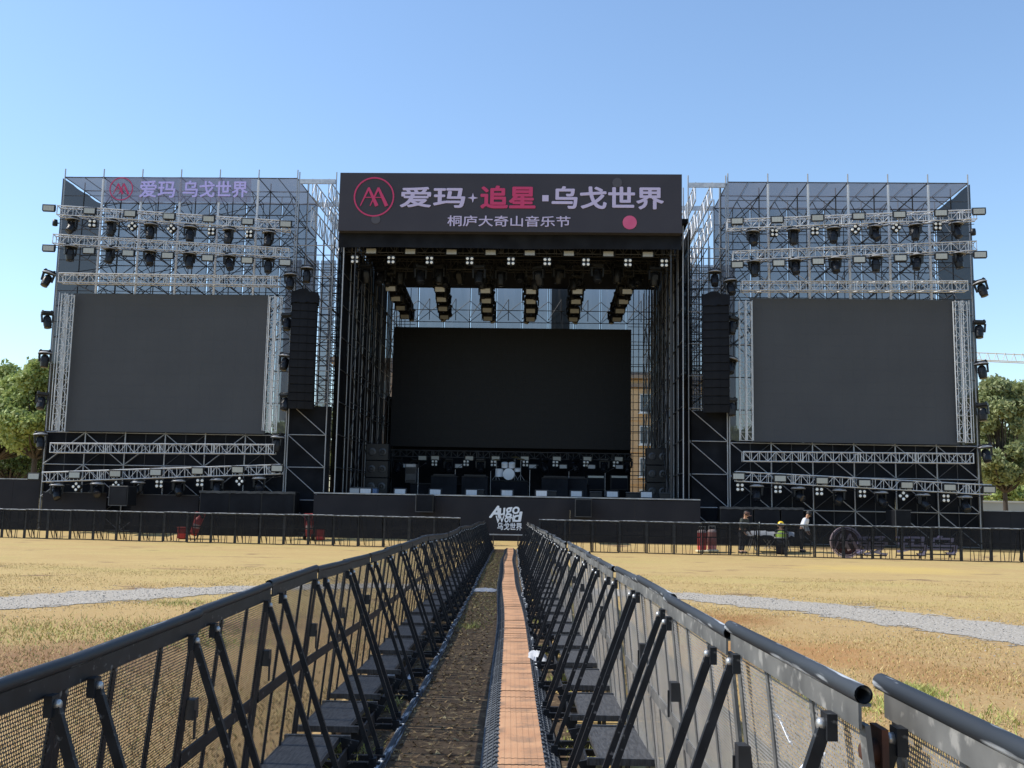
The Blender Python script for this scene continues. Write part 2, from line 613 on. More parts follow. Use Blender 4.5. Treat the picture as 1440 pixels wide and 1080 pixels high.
at_ = gp.data.attributes.new("edge", 'FLOAT', 'POINT')
at_.data.foreach_set("value", [min(k, 4 - k) / 2 for _ in range(90) for k in range(5)])
nt = M_GRAVEL.node_tree                                      # ragged border where the lawn grows into the stones
an = N(nt, "ShaderNodeAttribute", attribute_name="edge")
en = N(nt, "ShaderNodeTexNoise")
en.inputs["Scale"].default_value = 2.4
en.inputs["Detail"].default_value = 9
en.inputs["Roughness"].default_value = .75
etc_ = N(nt, "ShaderNodeTexCoord")
nt.links.new(etc_.outputs["Object"], en.inputs["Vector"])
eg = math_node(nt, 'GREATER_THAN', math_node(nt, 'ADD', an.outputs["Fac"], math_node(nt, 'MULTIPLY', en.outputs["Fac"], 1.6)), 1.06)
em = N(nt, "ShaderNodeMixShader")
nt.links.new(eg, em.inputs[0])
nt.links.new(N(nt, "ShaderNodeBsdfTransparent").outputs[0], em.inputs[1])
nt.links.new(nt.nodes["Principled BSDF"].outputs[0], em.inputs[2])
nt.links.new(em.outputs[0], nt.nodes["Material Output"].inputs[0])
M_SOIL = noisy("trampled_soil", (.070, .048, .032), (.125, .088, .056), 5.0, .95, bump=1.0, spec=.08, c3=(.27, .20, .11), lo3=.56, hi3=.68, scale3=16)
sb = MB()
vs, n = [], 90
for i in range(n):
    y = .5 + 42.3 * i / (n - 1)
    vs += [(-1.05 + random.uniform(-.1, .1), y, .0), (-.5, y, .0), (.1, y, .0), (.42 + random.uniform(-.12, .12), y, .0)]
sb.add(vs, [(i * 4 + k, i * 4 + k + 1, (i + 1) * 4 + k + 1, (i + 1) * 4 + k) for i in range(n - 1) for k in range(3)])
solo("soil_path", sb, M_SOIL, "bare trampled soil strip between the two barrier rows", "path", kind="structure")

def blades(name, X, Y, hmin, hmax, ramp_cols, label, wid=.006, bush=1.0, z=-.012):
    n = len(X)
    h = RNG.uniform(hmin, hmax, n)
    a = RNG.uniform(0, 2 * math.pi, n)
    ln = RNG.uniform(.2, 1.1, n) * bush * h
    la = RNG.uniform(0, 2 * math.pi, n)
    w = wid * RNG.uniform(.6, 1.4, n)
    zz = np.full(n, z)
    p0 = np.stack([X - np.cos(a) * w, Y - np.sin(a) * w, zz], 1)
    p1 = np.stack([X + np.cos(a) * w, Y + np.sin(a) * w, zz], 1)
    p2 = np.stack([X + np.cos(la) * ln, Y + np.sin(la) * ln, zz + h], 1)
    co = np.stack([p0, p1, p2], 1).reshape(-1, 3)
    me = bpy.data.meshes.new(name)
    me.vertices.add(3 * n)
    me.vertices.foreach_set("co", co.ravel().astype(np.float32))
    me.loops.add(3 * n)
    me.loops.foreach_set("vertex_index", np.arange(3 * n, dtype=np.int32))
    me.polygons.add(n)
    me.polygons.foreach_set("loop_start", np.arange(0, 3 * n, 3, dtype=np.int32))
    me.polygons.foreach_set("loop_total", np.full(n, 3, dtype=np.int32))
    me.update(calc_edges=True)
    mt = mat(name + "_blades", ramp_cols[0], .8, 0, .2)
    nt = mt.node_tree
    g = N(nt, "ShaderNodeNewGeometry")
    cr = N(nt, "ShaderNodeValToRGB")
    el = cr.color_ramp.elements
    while len(el) < len(ramp_cols):
        el.new(.5)
    for i, c in enumerate(ramp_cols):
        el[i].position = i / (len(ramp_cols) - 1)
        el[i].color = (*c, 1)
    nt.links.new(g.outputs["Random Per Island"], cr.inputs[0])
    nt.links.new(cr.outputs[0], nt.nodes["Principled BSDF"].inputs["Base Color"])
    me.materials.append(mt)
    return tag(part(name, me, None), label, "grass", kind="stuff")

def in_gravel(X, Y):
    fx = np.array([p.x for p in FARE]); fy = np.array([p.y for p in FARE])
    nx_ = np.array([p.x for p in NEARE]); ny = np.array([p.y for p in NEARE])
    of, on = np.argsort(fx), np.argsort(nx_)
    return (Y < np.interp(X, fx[of], fy[of]) - .30 + .35 * np.sin(X * 4.1)) & (Y > np.interp(X, nx_[on], ny[on]) + .30 + .35 * np.sin(X * 3.3 + 1))

STRAW = [(.32, .21, .09), (.47, .34, .14), (.55, .42, .19), (.41, .28, .115), (.36, .33, .10), (.60, .48, .24)]
d = 5 + 21 * RNG.random(230000) ** 1.25
th = (RNG.random(230000) - .5) * 1.22
X, Y = d * np.tan(th), d
patch = np.sin(X * 1.3 + 2 * np.sin(Y * .7)) + np.sin(Y * 1.9 + X * .6)
ok = ~in_gravel(X, Y) & ((X < -1.35) | (X > .85)) & (RNG.random(len(X)) < .55 + .3 * np.clip(patch, -1.5, 1.5))
inr = Y + .8 * np.sin(X * .9) < np.interp(X, np.sort([p.x for p in FARE]), np.array([p.y for p in FARE])[np.argsort([p.x for p in FARE])])
WARM = [(.32, .16, .07), (.46, .255, .10), (.50, .32, .14), (.38, .205, .085), (.28, .14, .062), (.54, .39, .19)]
blades("dry_grass", X[ok & inr], Y[ok & inr], .008, .034, WARM, "short rusty brown dead grass on the near side of the gravel path", .005)
blades("dry_grass", X[ok & ~inr], Y[ok & ~inr], .010, .035, STRAW, "short dry straw coloured grass beyond the gravel path", .005)
# green tufts: by the right hand barriers and the patch left of the row
GREEN = [(.22, .26, .06), (.40, .42, .12), (.48, .44, .17), (.30, .34, .08)]
cx, cy, rr = [], [], []
for (u, v, r, k) in [(1120, 955, .16, 500), (1280, 968, .12, 500), (1300, 975, .10, 300), (1235, 990, .25, 600), (1390, 1010, .3, 400), (255, 848, .25, 350),
                     (60, 888, .8, 900), (170, 885, .9, 900), (250, 890, .5, 500), (300, 905, .3, 300), (1150, 985, .2, 300)]:
    p = G(u, v)
    t = RNG.normal(0, 1, (k, 2)) * r
    cx.append(p.x + t[:, 0]); cy.append(p.y + t[:, 1])
for (x, y, r, k) in [(.46, 4.6, .12, 500), (.44, 5.5, .12, 600), (.48, 6.6, .12, 500), (.45, 9, .15, 500), (.36, 11, .12, 600), (.34, 14, .2, 700), (.36, 18, .4, 800), (-.92, 7.8, .10, 260), (-.95, 6.2, .12, 300), (-.5, 13.2, .12, 200)]:
    t = RNG.normal(0, 1, (k, 2)) * r
    cx.append(x + t[:, 0] * .7); cy.append(y + t[:, 1] * 1.5)
X, Y = np.concatenate(cx), np.concatenate(cy)
ok = ~((X > -.26) & (X < .32))
blades("green_grass", X[ok], Y[ok], .015, .07, GREEN, "greener tufts of grass among the barrier feet and dry lawn", .005, 1.2)
n = 2600
X = RNG.uniform(-.72, -.2, n); Y = 13.5 + 25 * RNG.random(n)
blades("sparse_grass", X, Y, .008, .035, [(.20, .20, .07), (.32, .28, .11), (.38, .32, .15)], "sparse flattened grass on the soil beyond the plastic wrap", .008, 1.8, .001)
# pebbles of the path
n = 9000
k_ = RNG.integers(0, len(FARE), n); w_ = RNG.uniform(-.12, 1.12, n)
px_ = np.array([FARE[i].x for i in k_]) * w_ + np.array([NEARE[i].x for i in k_]) * (1 - w_) + RNG.normal(0, .4, n)
py_ = np.array([FARE[i].y for i in k_]) * w_ + np.array([NEARE[i].y for i in k_]) * (1 - w_) + RNG.normal(0, .22, n)
keep = (np.abs(px_) > 1.5) & (py_ > 5)
blades("gravel", px_[keep], py_[keep], .004, .014, [(.18, .17, .155), (.34, .325, .30), (.46, .445, .42), (.26, .245, .225)], "loose grey pebbles scattered over the gravel path", .012, 1.0, -.004).data.name = "gravel"
# litter of straw and dead leaves on the soil
n = 7000
X = RNG.uniform(-.95, -.22, n); Y = 2 + 28 * RNG.random(n) ** 1.5
blades("leaf_litter", X, Y, .003, .02, [(.10, .07, .04), (.30, .21, .10), (.20, .13, .07), (.44, .35, .18)], "scraps of straw and dead leaves on the bare soil", .013, 3.0, .003)

# ------------------------------------------------------------------ crowd barriers
BL = 1.1
def barrier_parts(railmat, front=False, frame=None, perf=None):
    FR, PF = frame or M_FRAME, perf or M_PERF
    """x along the barrier, +y towards the braced side, z up"""
    L = BL if not front else 1.06
    h = L / 2
    P_ = {}
    if not front:
        b = MB()
        for s in range(10):
            pass
        b.tube((-h + .012, 0, 1.085), (h + .03, 0, 1.085), .017, 14, cap=False)
        b.tube((h + .03, 0, 1.085), (-h + .012, 0, 1.085), .0135, 14, cap=False)
        P_["rail"] = [(b.mesh("rail", railmat), None)]
        b = MB().box((0, .006, 1.047), (L - .03, .006, .046)).box((0, -.006, 1.066), (L - .03, .018, .005))
        P_["rail_plate"] = [(b.mesh("rail_plate", FR), None)]
        top, bot = (-.012, .985), (-.10, .06)
        def yat(z):
            return bot[0] + (top[0] - bot[0]) * (z - bot[1]) / (top[1] - bot[1])
        pm = MB().bar((0, yat(1.03), 1.03), (0, yat(.05), .05), .036, .010, (0, 1, 0)).mesh("post", FR)
        P_["post"] = [(pm, Matrix.Translation((x, 0, 0))) for x in (-h + .035, h - .035)]
        pm2 = MB().bar((0, yat(1.03), 1.03), (0, yat(.08), .08), .026, .010, (0, 1, 0)).mesh("picket", FR)
        P_["picket"] = [(pm2, Matrix.Translation((x, 0, 0))) for x in (-.19, .19)]
        P_["cross_bar"] = [(MB().box((0, yat(.56) + .005, .56), (L - .1, .008, .05)).mesh("cross_bar", FR), None)]
        b = MB().add([(-h + .02, yat(.06) + .001, .06), (h - .02, yat(.06) + .001, .06), (h - .02, yat(1.03) + .001, 1.03), (-h + .02, yat(1.03) + .001, 1.03)], [(0, 1, 2, 3)])
        P_["mesh_panel"] = [(b.mesh("mesh_panel", PF), None)]
        br = MB().bar((0, .035, 1.0), (0, .375, .055), .019, .024, (0, 1, 0)).box((0, .024, 1.005), (.042, .02, .05)).box((0, .375, .05), (.05, .04, .06)).mesh("brace", M_FRAME)
        bo = MB().lathe([(.0, 0), (.012, .0), (.012, .010), (.008, .014), (0, .014)], 8, Matrix.Rotation(R(-90), 3, 'X')).mesh("bolt", M_BOLT)
        P_["brace"] = [(br, Matrix.Translation((x, 0, 0))) for x in (-.41, .41)]
        P_["bolt"] = [(bo, Matrix.Translation((x, .034, 1.008)), "brace", i) for i, x in enumerate((-.41, .41))]
        fb = MB().box((0, .14, .03), (.036, .54, .036)).mesh("foot_bar", M_FRAME)
        P_["foot_bar"] = [(fb, Matrix.Translation((x, 0, 0))) for x in (-.45, .45)]
        P_["base_edge"] = [(MB().box((0, .405, .022), (L - .02, .034, .028)).box((0, .425, .012), (L - .02, .012, .02)).mesh("base_edge", M_RAILG), None)]
        b = MB().box((0, .05, .185), (.78, .26, .008))
        for x in (-.405, .405):
            b.box((x, .07, .178), (.032, .36, .034))
        for y in (-.085, .182):
            b.box((0, y, .172), (.78, .016, .03))
        for x in (-.36, 0, .36):
            b.box((x, .04, .09), (.024, .024, .15))
        P_["step_plate"] = [(b.mesh("step_plate", M_STEP), None)]
        b = MB()
        for x in (-.385, .385):
            b.add([(x - .008, .2, .19), (x - .008, .30, .17), (x - .008, .22, .03), (x + .008, .2, .19), (x + .008, .30, .17), (x + .008, .22, .03)],
                  [(0, 1, 2), (5, 4, 3), (0, 3, 4, 1), (1, 4, 5, 2), (2, 5, 3, 0)])
        b.box((0, .235, .09), (.74, .012, .10))
        P_["kick_plate"] = [(b.mesh("kick_plate", M_FRAME), None)]
        b = MB().box((0, 0, 0), (.05, .035, .07)).box((.02, .02, -.05), (.008, .008, .1))
        P_["latch"] = [(b.mesh("latch", M_BLACKMET), Matrix.Translation((h - .05, yat(.74) + .02, .74)))]
    else:
        b = MB().tube((-h, 0, 1.235), (h, 0, 1.235), .028, 8)
        P_["rail"] = [(b.mesh("rail", M_RAILG), None)]
        pm = MB().box((0, 0, .62), (.05, .04, 1.2)).mesh("post", M_FRAME)
        P_["post"] = [(pm, Matrix.Translation((-h + .03, .02, 0))), (pm, Matrix.Translation((h - .03, .02, 0)))]
        P_["cross_bar"] = [(MB().box((0, .02, .68), (L - .08, .02, .045)).mesh("cross_bar", M_RAIL), None)]
        b = MB().add([(-h + .02, 0, .36), (h - .02, 0, .36), (h - .02, 0, 1.22), (-h + .02, 0, 1.22)], [(0, 1, 2, 3)])
        P_["mesh_panel"] = [(b.mesh("mesh_panel", M_FENCEMESH), None)]
        br = MB().bar((0, .03, 1.12), (0, .6, .05), .03, .03, (0, 1, 0)).mesh("brace", M_FRAME)
        P_["brace"] = [(br, Matrix.Translation((x, 0, 0))) for x in (-.43, .43)]
        lg = MB().bar((-.045, .02, .4), (-.02, .02, .04), .02, .03, (0, 1, 0)).mesh("picket", M_FRAME)
        P_["picket"] = [(lg, Matrix.Translation((-.04, 0, 0))), (lg, Matrix.Translation((.06, 0, 0)) @ Matrix.Diagonal((-1, 1, 1, 1)))]
        th = MB().box((0, .03, .62), (.022, .02, 1.16)).mesh("upright", M_FRAME)
        P_["upright"] = [(th, Matrix.Translation((x, 0, 0))) for x in (-.2, .17)]
        P_["foot_bar"] = [(MB().box((0, .02, .025), (L, .05, .035)).mesh("foot_bar", M_FRAME), None)]
    return P_

def make_barrier(kit, name, label, group):
    t = thing(name, label, "barrier", group=group)
    made = {}
    for k, lst in kit.items():
        for e in lst:
            par = t
            mw = e[1] or Matrix()
            if len(e) > 2:
                par = made[e[2]][e[3]]
                mw = kit[e[2]][e[3]][1].inverted() @ mw
            made.setdefault(k, []).append(part(k, e[0], par, mw))
    bpy.context.view_layer.update()
    return remember(t)

row_l = make_barrier(barrier_parts(M_RAIL), "crowd_barrier", "", "braced barriers of the shaded row along the ramp")
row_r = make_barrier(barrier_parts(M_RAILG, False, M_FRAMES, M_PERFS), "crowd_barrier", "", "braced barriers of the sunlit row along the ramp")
fence0 = make_barrier(barrier_parts(M_RAIL, True), "crowd_barrier", "", "black barriers of the fence before the stage")
def slope_z(y):
    return -.07 * max(0, min(1, (5.8 - y) / 3.0)) + .02 * math.sin(y * .6) * min(1, y / 12) + .05 * max(0, min(1, (y - 18) / 22))
k = 0
y = 2.12
while y < 42.6:
    o = row_l if k == 0 else copy_tree(row_l)
    place(o, (-1.105 + random.uniform(-.012, .012), y, slope_z(y) + random.uniform(-.006, .006)), R(-90 + random.uniform(-.7, .7)))
    o.rotation_euler.y = math.atan2(slope_z(y + .5) - slope_z(y - .5), 1)
    o["label"] = f"{nth(k + 1)} barrier from the camera in the shaded row" + (", its rail end scratched" if k == 0 else ", braces leaning to the ramp")
    k += 1
    y += 1.1
k = 0
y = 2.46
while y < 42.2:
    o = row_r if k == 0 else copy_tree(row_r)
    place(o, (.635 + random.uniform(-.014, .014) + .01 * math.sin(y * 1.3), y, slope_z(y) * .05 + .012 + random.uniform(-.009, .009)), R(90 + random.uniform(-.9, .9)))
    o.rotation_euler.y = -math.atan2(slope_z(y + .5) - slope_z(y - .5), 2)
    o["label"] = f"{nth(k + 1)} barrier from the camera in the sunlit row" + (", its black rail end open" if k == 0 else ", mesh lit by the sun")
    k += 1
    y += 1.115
o = copy_tree(row_r)
place(o, (.735, 1.56, .0), R(88.5))
o["label"] = "scuffed barrier with rusty hinge set apart from the sunlit row by a gap"
del o["group"]
hb = MB().box((0, .03, 0), (.07, .012, .09)).lathe([(0, 0), (.024, 0), (.024, .02), (.012, .03), (0, .03)], 10, Matrix.Rotation(R(-90), 3, 'X'), (0, .036, 0))
mpart("hinge", hb, M_RUST, o).matrix_local = Matrix.Translation((.41, .03, .985))
cb = MB()
for i in range(16):
    c_ = Vector((0, .004 * math.sin(i), -.022 * i))
    q_ = [Vector((.011, 0, .016)), Vector((-.011, 0, .016)), Vector((-.011, 0, -.016)), Vector((.011, 0, -.016))] if i % 2 else [Vector((0, .011, .016)), Vector((0, -.011, .016)), Vector((0, -.011, -.016)), Vector((0, .011, -.016))]
    for a_, b_ in zip(q_, q_[1:] + q_[:1]):
        cb.tube(c_ + a_, c_ + b_, .0035, 5)
mpart("chain", cb, M_RUST, o).matrix_local = Matrix.Translation((.33, .02, .90))

FA, FB = G(-60, 752.5), G(1500, 793)
FA = AT(-60, 752.5, 45.2)
FA.z = 0
fd = (FB - FA)
fl = fd.length
fd.normalize()
frz = math.atan2(fd.y, fd.x)
k, s, fk = 0, .5, 0
while s < fl:
    p = FA + fd * s
    if not (-1.6 < p.x < 1.12):
        o = fence0 if fk == 0 else copy_tree(fence0)
        place(o, (p.x, p.y, random.uniform(-.01, .01)), frz)
        fk += 1
        o["label"] = f"{nth(fk)} barrier of the long front fence, counted from the shaded hoarding end"
    s += 1.06

# ------------------------------------------------------------------ cable ramp down the middle
def ramp_proto(variant):
    t = thing("cable_ramp", "", "cable ramp", group="cable ramp sections between the barrier rows")
    Ls = .94
    lid = MB()
    nr = 14
    ys = [-Ls / 2 + .004]
    rg = random.Random(variant)
    while ys[-1] < Ls / 2 - .13:
        ys.append(ys[-1] + rg.uniform(.10, .40))
    ys[-1] = Ls / 2 - .004
    for ya, yb_ in zip(ys, ys[1:]):                          # ribbed lid, its slats bowed and lifted unevenly
        tilt = Matrix.Rotation(R(rg.uniform(-1.6, 1.6)), 3, 'X') @ Matrix.Rotation(R(rg.uniform(-.7, .7)), 3, 'Y')
        for i in range(nr):
            x0 = -.128 + .256 * i / nr
            lid.box((x0 + .256 / nr / 2, (ya + yb_) / 2, .062 + (.0015 if i % 2 else 0)), (.256 / nr, yb_ - ya - .006, .008), tilt)
    mpart("lid", lid, M_ORANGE, t)
    for s in (-1, 1):
        b = MB()
        a, c = .128 * s, .225 * s
        vs = [(a, -Ls / 2, .064), (c, -Ls / 2, .006), (c, Ls / 2, .006), (a, Ls / 2, .064), (a, -Ls / 2, 0), (c, -Ls / 2, 0), (c, Ls / 2, 0), (a, Ls / 2, 0)]
        b.add(vs, [(0, 1, 2, 3), (4, 7, 6, 5), (0, 4, 5, 1), (1, 5, 6, 2), (2, 6, 7, 3), (3, 7, 4, 0)])
        for i in range(11):                                   # cross ribs on the slope
            y = -Ls / 2 + .05 + i * (Ls - .1) / 10
            b.bar((a + .012 * s, y, .0625), (c - .012 * s, y, .0155), .008, .006)
        for q in (.33, .66):
            xx, zz = a + (c - a) * q, .064 + (.006 - .064) * q
            b.box((xx, 0, zz + .003), (.006, Ls - .04, .006))
        for i in range(8):                                   # hinge knuckles along the lid
            b.box((.134 * s, -Ls / 2 + .07 + i * .115, .066), (.016, .04, .010))
        mpart("slope", b, M_RUBBER, t)
    return remember(t)
rps = [ramp_proto(v) for v in (1, 2, 3, 4)]
def ramp_x(y):
    return .028 + .012 * math.sin(y * .55) + (-.10 * max(0, (y - 9) / 30)) + .05 * math.sin(y * .16 + .3)
k, y = 0, 2.4
while y < 42.2:
    o = rps[k] if k < 4 else copy_tree(rps[k * 7 % 4])
    x0, x1 = ramp_x(y - .47), ramp_x(y + .47)
    place(o, ((x0 + x1) / 2, y, .008), math.atan2(-(x1 - x0), .94))
    k += 1
    o.rotation_euler.x = R(random.choice([0, 0, .3, -.3, .9, -.7]))
    o["label"] = f"{nth(k)} orange lidded cable ramp section counted from the camera"
    y += .952 + random.choice([0, 0, 0, .012])

# bits of litter
def crumple(name, m, label, cat, loc, sx, sy, sz, n=9, seed=1, rz=0):
    rg = random.Random(seed)
    b = MB()
    vs = []
    for j in range(n):
        for i in range(n):
            u, v = i / (n - 1) - .5, j / (n - 1) - .5
            e = max(0, 1 - (2 * u) ** 4) * max(0, 1 - (2 * v) ** 4)
            vs.append((u * sx * rg.uniform(.85, 1.1), v * sy * rg.uniform(.85, 1.1), sz * e * rg.uniform(.25, 1)))
    b.add(vs, [(j * n + i, j * n + i + 1, (j + 1) * n + i + 1, (j + 1) * n + i) for j in range(n - 1) for i in range(n - 1)], True)
    return solo(name, b, m, label, cat, loc, rz)
M_PLASTIC = noisy("thin_white_plastic", (.42, .43, .46), (.62, .63, .65), 6.0, .3)
p = AT(752, 922, 9.9)
crumple("plastic_bag", M_PLASTIC, "crumpled white plastic bag lying on the ramp's black slope", "bag", (.26, 10.1, .045), .2, .42, .09, seed=3)
crumple("plastic_sheet", M_PLASTIC, "flat pale plastic wrap lying across the soil beside the cable ramp", "plastic sheet", (-.47, 19.4, .012), .42, .7, .04, seed=5)
crumple("paper_sheet", M_WHITE, "flat white paper lying under a step of the shaded row", "paper", (-.93, 9.05, .02), .22, .3, .02, 5, 8)
for (loc, rot, lab) in [((.66, 2.62, .93), 20, "white cable tie looped on the sunlit barrier's post"), ((.62, 2.1, .95), -30, "white cable tie sticking out beside the open rail end"), ((.60, 2.75, .55), 75, "long white cable tie across the nearest sunlit mesh panel")]:
    b = MB()
    pts = [Vector((0, .004 * i * (1 - i / 14), .010 * math.sin(i * .35))) + Vector((-.012 * i * .3, -.011 * i, -.003 * i)) for i in range(13)]
    for a, c in zip(pts, pts[1:]):
        b.tube(a, c, .0028, 5)
    b.box(pts[0], (.008, .008, .006))
    solo("cable_tie", b, M_WHITE, lab, "cable tie", loc, R(rot))

# ------------------------------------------------------------------ scaffolds
LIFT = 1.5
def net(x0, x1, z0, z1, y, m, amp=.05, n=9, axis='x', top_drop=0.0, seed=0):
    """hanging net sheet with soft vertical folds; axis 'y' hangs along the depth at x = y"""
    rg = random.Random(seed)
    ph, ph2 = rg.uniform(0, 6), rg.uniform(0, 6)
    vs = []
    for j in range(5):
        z = z0 + (z1 - z0) * j / 4
        for i in range(n):
            t = i / (n - 1)
            x = x0 + (x1 - x0) * t
            d = amp * (math.sin(t * 9 + ph + j * .4) + .5 * math.sin(t * 21 + ph2)) * (.4 + .6 * (1 - j / 4))
            zz = z - (top_drop * math.sin(t * math.pi) * (j == 4)) + (rg.uniform(-.04, .04) if j == 4 else 0)
            vs.append((x, y + d, zz) if axis == 'x' else (y + d, x, zz))
    fs = [(j * n + i, j * n + i + 1, (j + 1) * n + i + 1, (j + 1) * n + i) for j in range(4) for i in range(n - 1)]
    return MB().add(vs, fs, True).mesh("net_sheet", m)

class Scaffold:
    def __init__(s, name, label, group=None):
        s.t = thing(name, label, "scaffold", ORG, SROT, group)
        s.rods = {}

    def rod(s, kind, p, q, r, m):
        s.rods.setdefault((kind), []).append((p, q, r, m))

    def finish(s):
        for kind, lst in s.rods.items():
            for p, q, r, m in lst[:100]:
                rod(kind, s.t, p, q, r, m)
            rest = {}
            for e in lst[100:]:
                rest.setdefault(e[3].name, []).append(e)
            for mn, es in rest.items():
                b = MB()
                for p, q, r, m in es:
                    b.tube(p, q, r, 5)
                mpart(kind, b, es[0][3], s.t, kind="stuff")
        return s.t

def lerp(a, b, t):
    return a + (b - a) * t

LX = [P(86 + 54.9 * i, 330, 0)[0] - .02 for i in range(7)]     # front posts of the wing under the lilac letters
RX = [P(1024 + 56.6 * i, 330, 0)[0] for i in range(7)]         # and of the other wing
ZT_L = P(250, 250, 0)[1]
ZT_R = P(1190, 257, 0)[1]
DEP = 4.2

def wing(xs, ztop, outer, name, label, zscreen):
    s = Scaffold(name, label)
    levels = [.35 + LIFT * i for i in range(30) if .35 + LIFT * i < ztop - .5] + [ztop]
    pl = [0, DEP / 2, DEP]
    for y in pl:                                              # posts
        for x in xs:
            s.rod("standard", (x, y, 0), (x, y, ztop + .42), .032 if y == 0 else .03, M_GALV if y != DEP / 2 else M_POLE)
            if y == 0 and x not in (xs[0], xs[-1]):          # thick pale bands added over the upper front posts
                s.rod("pale_band", (x, 0, zscreen[1] - .2), (x, 0, ztop - .1), .062, M_POSTW)
    z0s, z1s = zscreen
    for y in pl:
        for z in levels:
            if z0s + .5 < z < z1s - .4 and y > 0:
                continue
            for a, c in zip(xs, xs[1:]):
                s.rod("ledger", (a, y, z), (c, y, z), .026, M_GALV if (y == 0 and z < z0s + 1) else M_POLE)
    for z in levels:                                          # ledgers along the depth
        if z0s + .5 < z < z1s - .4:
            continue
        for x in xs:
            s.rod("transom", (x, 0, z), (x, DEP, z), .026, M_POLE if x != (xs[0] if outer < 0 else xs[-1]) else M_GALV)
    for i, (a, c) in enumerate(zip(xs, xs[1:])):              # braces
        for j, (z, zz) in enumerate(zip(levels, levels[1:])):
            if z1s - 1 < zz:
                s.rod("ledger", (a, DEP - .05, (z + zz) / 2), (c, DEP - .05, (z + zz) / 2), .02, M_POLE)
                s.rod("standard", ((a + c) / 2, DEP - .04, z), ((a + c) / 2, DEP - .04, zz), .02, M_POLE)
                s.rod("brace", (a, DEP / 2 if i % 2 else 0, z), ((a + c) / 2, DEP, zz), .02, M_POLE)
                s.rod("brace", ((a + c) / 2, DEP * .5, zz), (c, .1, z), .02, M_POLE)
                s.rod("brace", (a, DEP - .06, z), (c, DEP - .06, zz), .022, M_POLE)
                s.rod("brace", (c, DEP - .06, z), (a, DEP - .06, zz), .022, M_POLE)
                if (i + j) % 2 == 0:
                    s.rod("brace", (a, DEP / 2, z), (c, DEP / 2, zz), .022, M_POLE)
            if z1s - 1 < zz:
                s.rod("ledger", (a, .02, (z + zz) / 2), (c, .02, (z + zz) / 2), .018, M_POLE)
                s.rod("brace", (a, DEP * .7, z), ((a + c) / 2, DEP * .7, zz), .02, M_POLE)
                s.rod("brace", (c, DEP * .7, z), ((a + c) / 2, DEP * .7, zz), .02, M_POLE)
                s.rod("transom", ((a + c) / 2, 0, zz), ((a + c) / 2, DEP, zz), .02, M_POLE)
            if zz < z0s + .6:
                s.rod("brace", (a, .08, z), (c, .08, zz), .018, M_POLE)
                s.rod("standard", ((a + c) / 2, .06, z), ((a + c) / 2, .06, zz), .016, M_POLE)
                if outer < 0:
                    s.rod("brace", ((a if i % 2 else c), -.04, zz), ((c if i % 2 else a), -.04, z), .022, M_GALV)
                else:
                    s.rod("brace", (a, -.04, zz), (c, -.04, z), .022, M_GALV)
    xo, xi = (xs[0], xs[-1]) if outer < 0 else (xs[-1], xs[0])
    for j, (z, zz) in enumerate(zip(levels, levels[1:])):
        if z > z1s - 2.6:
            s.rod("brace", (xo + .05 * -outer, 0 if j % 2 else DEP / 2, z), (xo + .05 * -outer, DEP / 2 if j % 2 else DEP, zz), .024, M_GALV)
    s.finish()
    t = s.t
    zc = z0s
    for i, (a, c) in enumerate(zip(xs, xs[1:])):              # nets: back, roof, foot
        g = .03
        part("net_sheet", net(a + g, c - g, zc, ztop + .1, DEP + .12, M_NETBLUE, .05, 9, 'x', 0, i), t)
        vs = [(lerp(a + .002, c - .002, k / 4), y, ztop + .02 - .07 * math.sin(k / 4 * math.pi) * (.4 if y in (0, DEP) else 1)) for y in (-.05, DEP / 2, DEP) for k in range(5)]
        part("roof_sheet", MB().add(vs, [(j * 5 + k, j * 5 + k + 1, j * 5 + k + 6, j * 5 + k + 5) for j in range(2) for k in range(4)], True).mesh("roof_sheet", M_NETBLUE), t)
        part("drape", net(a - .01, c + .01, 0, zc + .05, .2, M_CLOTH, .04, 11, 'x', .0, 20 + i), t)
    part("side_net", net(-.05, DEP, 0, ztop - .05, xo + .08 * outer, M_NETDARK, .04, 9, 'y', 0, 3), t)
    return t

ZS_L = (P(230, 607, -.3)[1], P(240, 413, -.3)[1])
ZS_R = (P(1200, 623, -.3)[1], P(1200, 420, -.3)[1])
wl = wing(LX, ZT_L, -1, "scaffold_wing", "scaffold wing with blue grey nets carrying pale lilac letters at its top", ZS_L)
wr = wing(RX, ZT_R, 1, "scaffold_wing", "scaffold wing with plain blue grey nets behind the three workers", ZS_R)

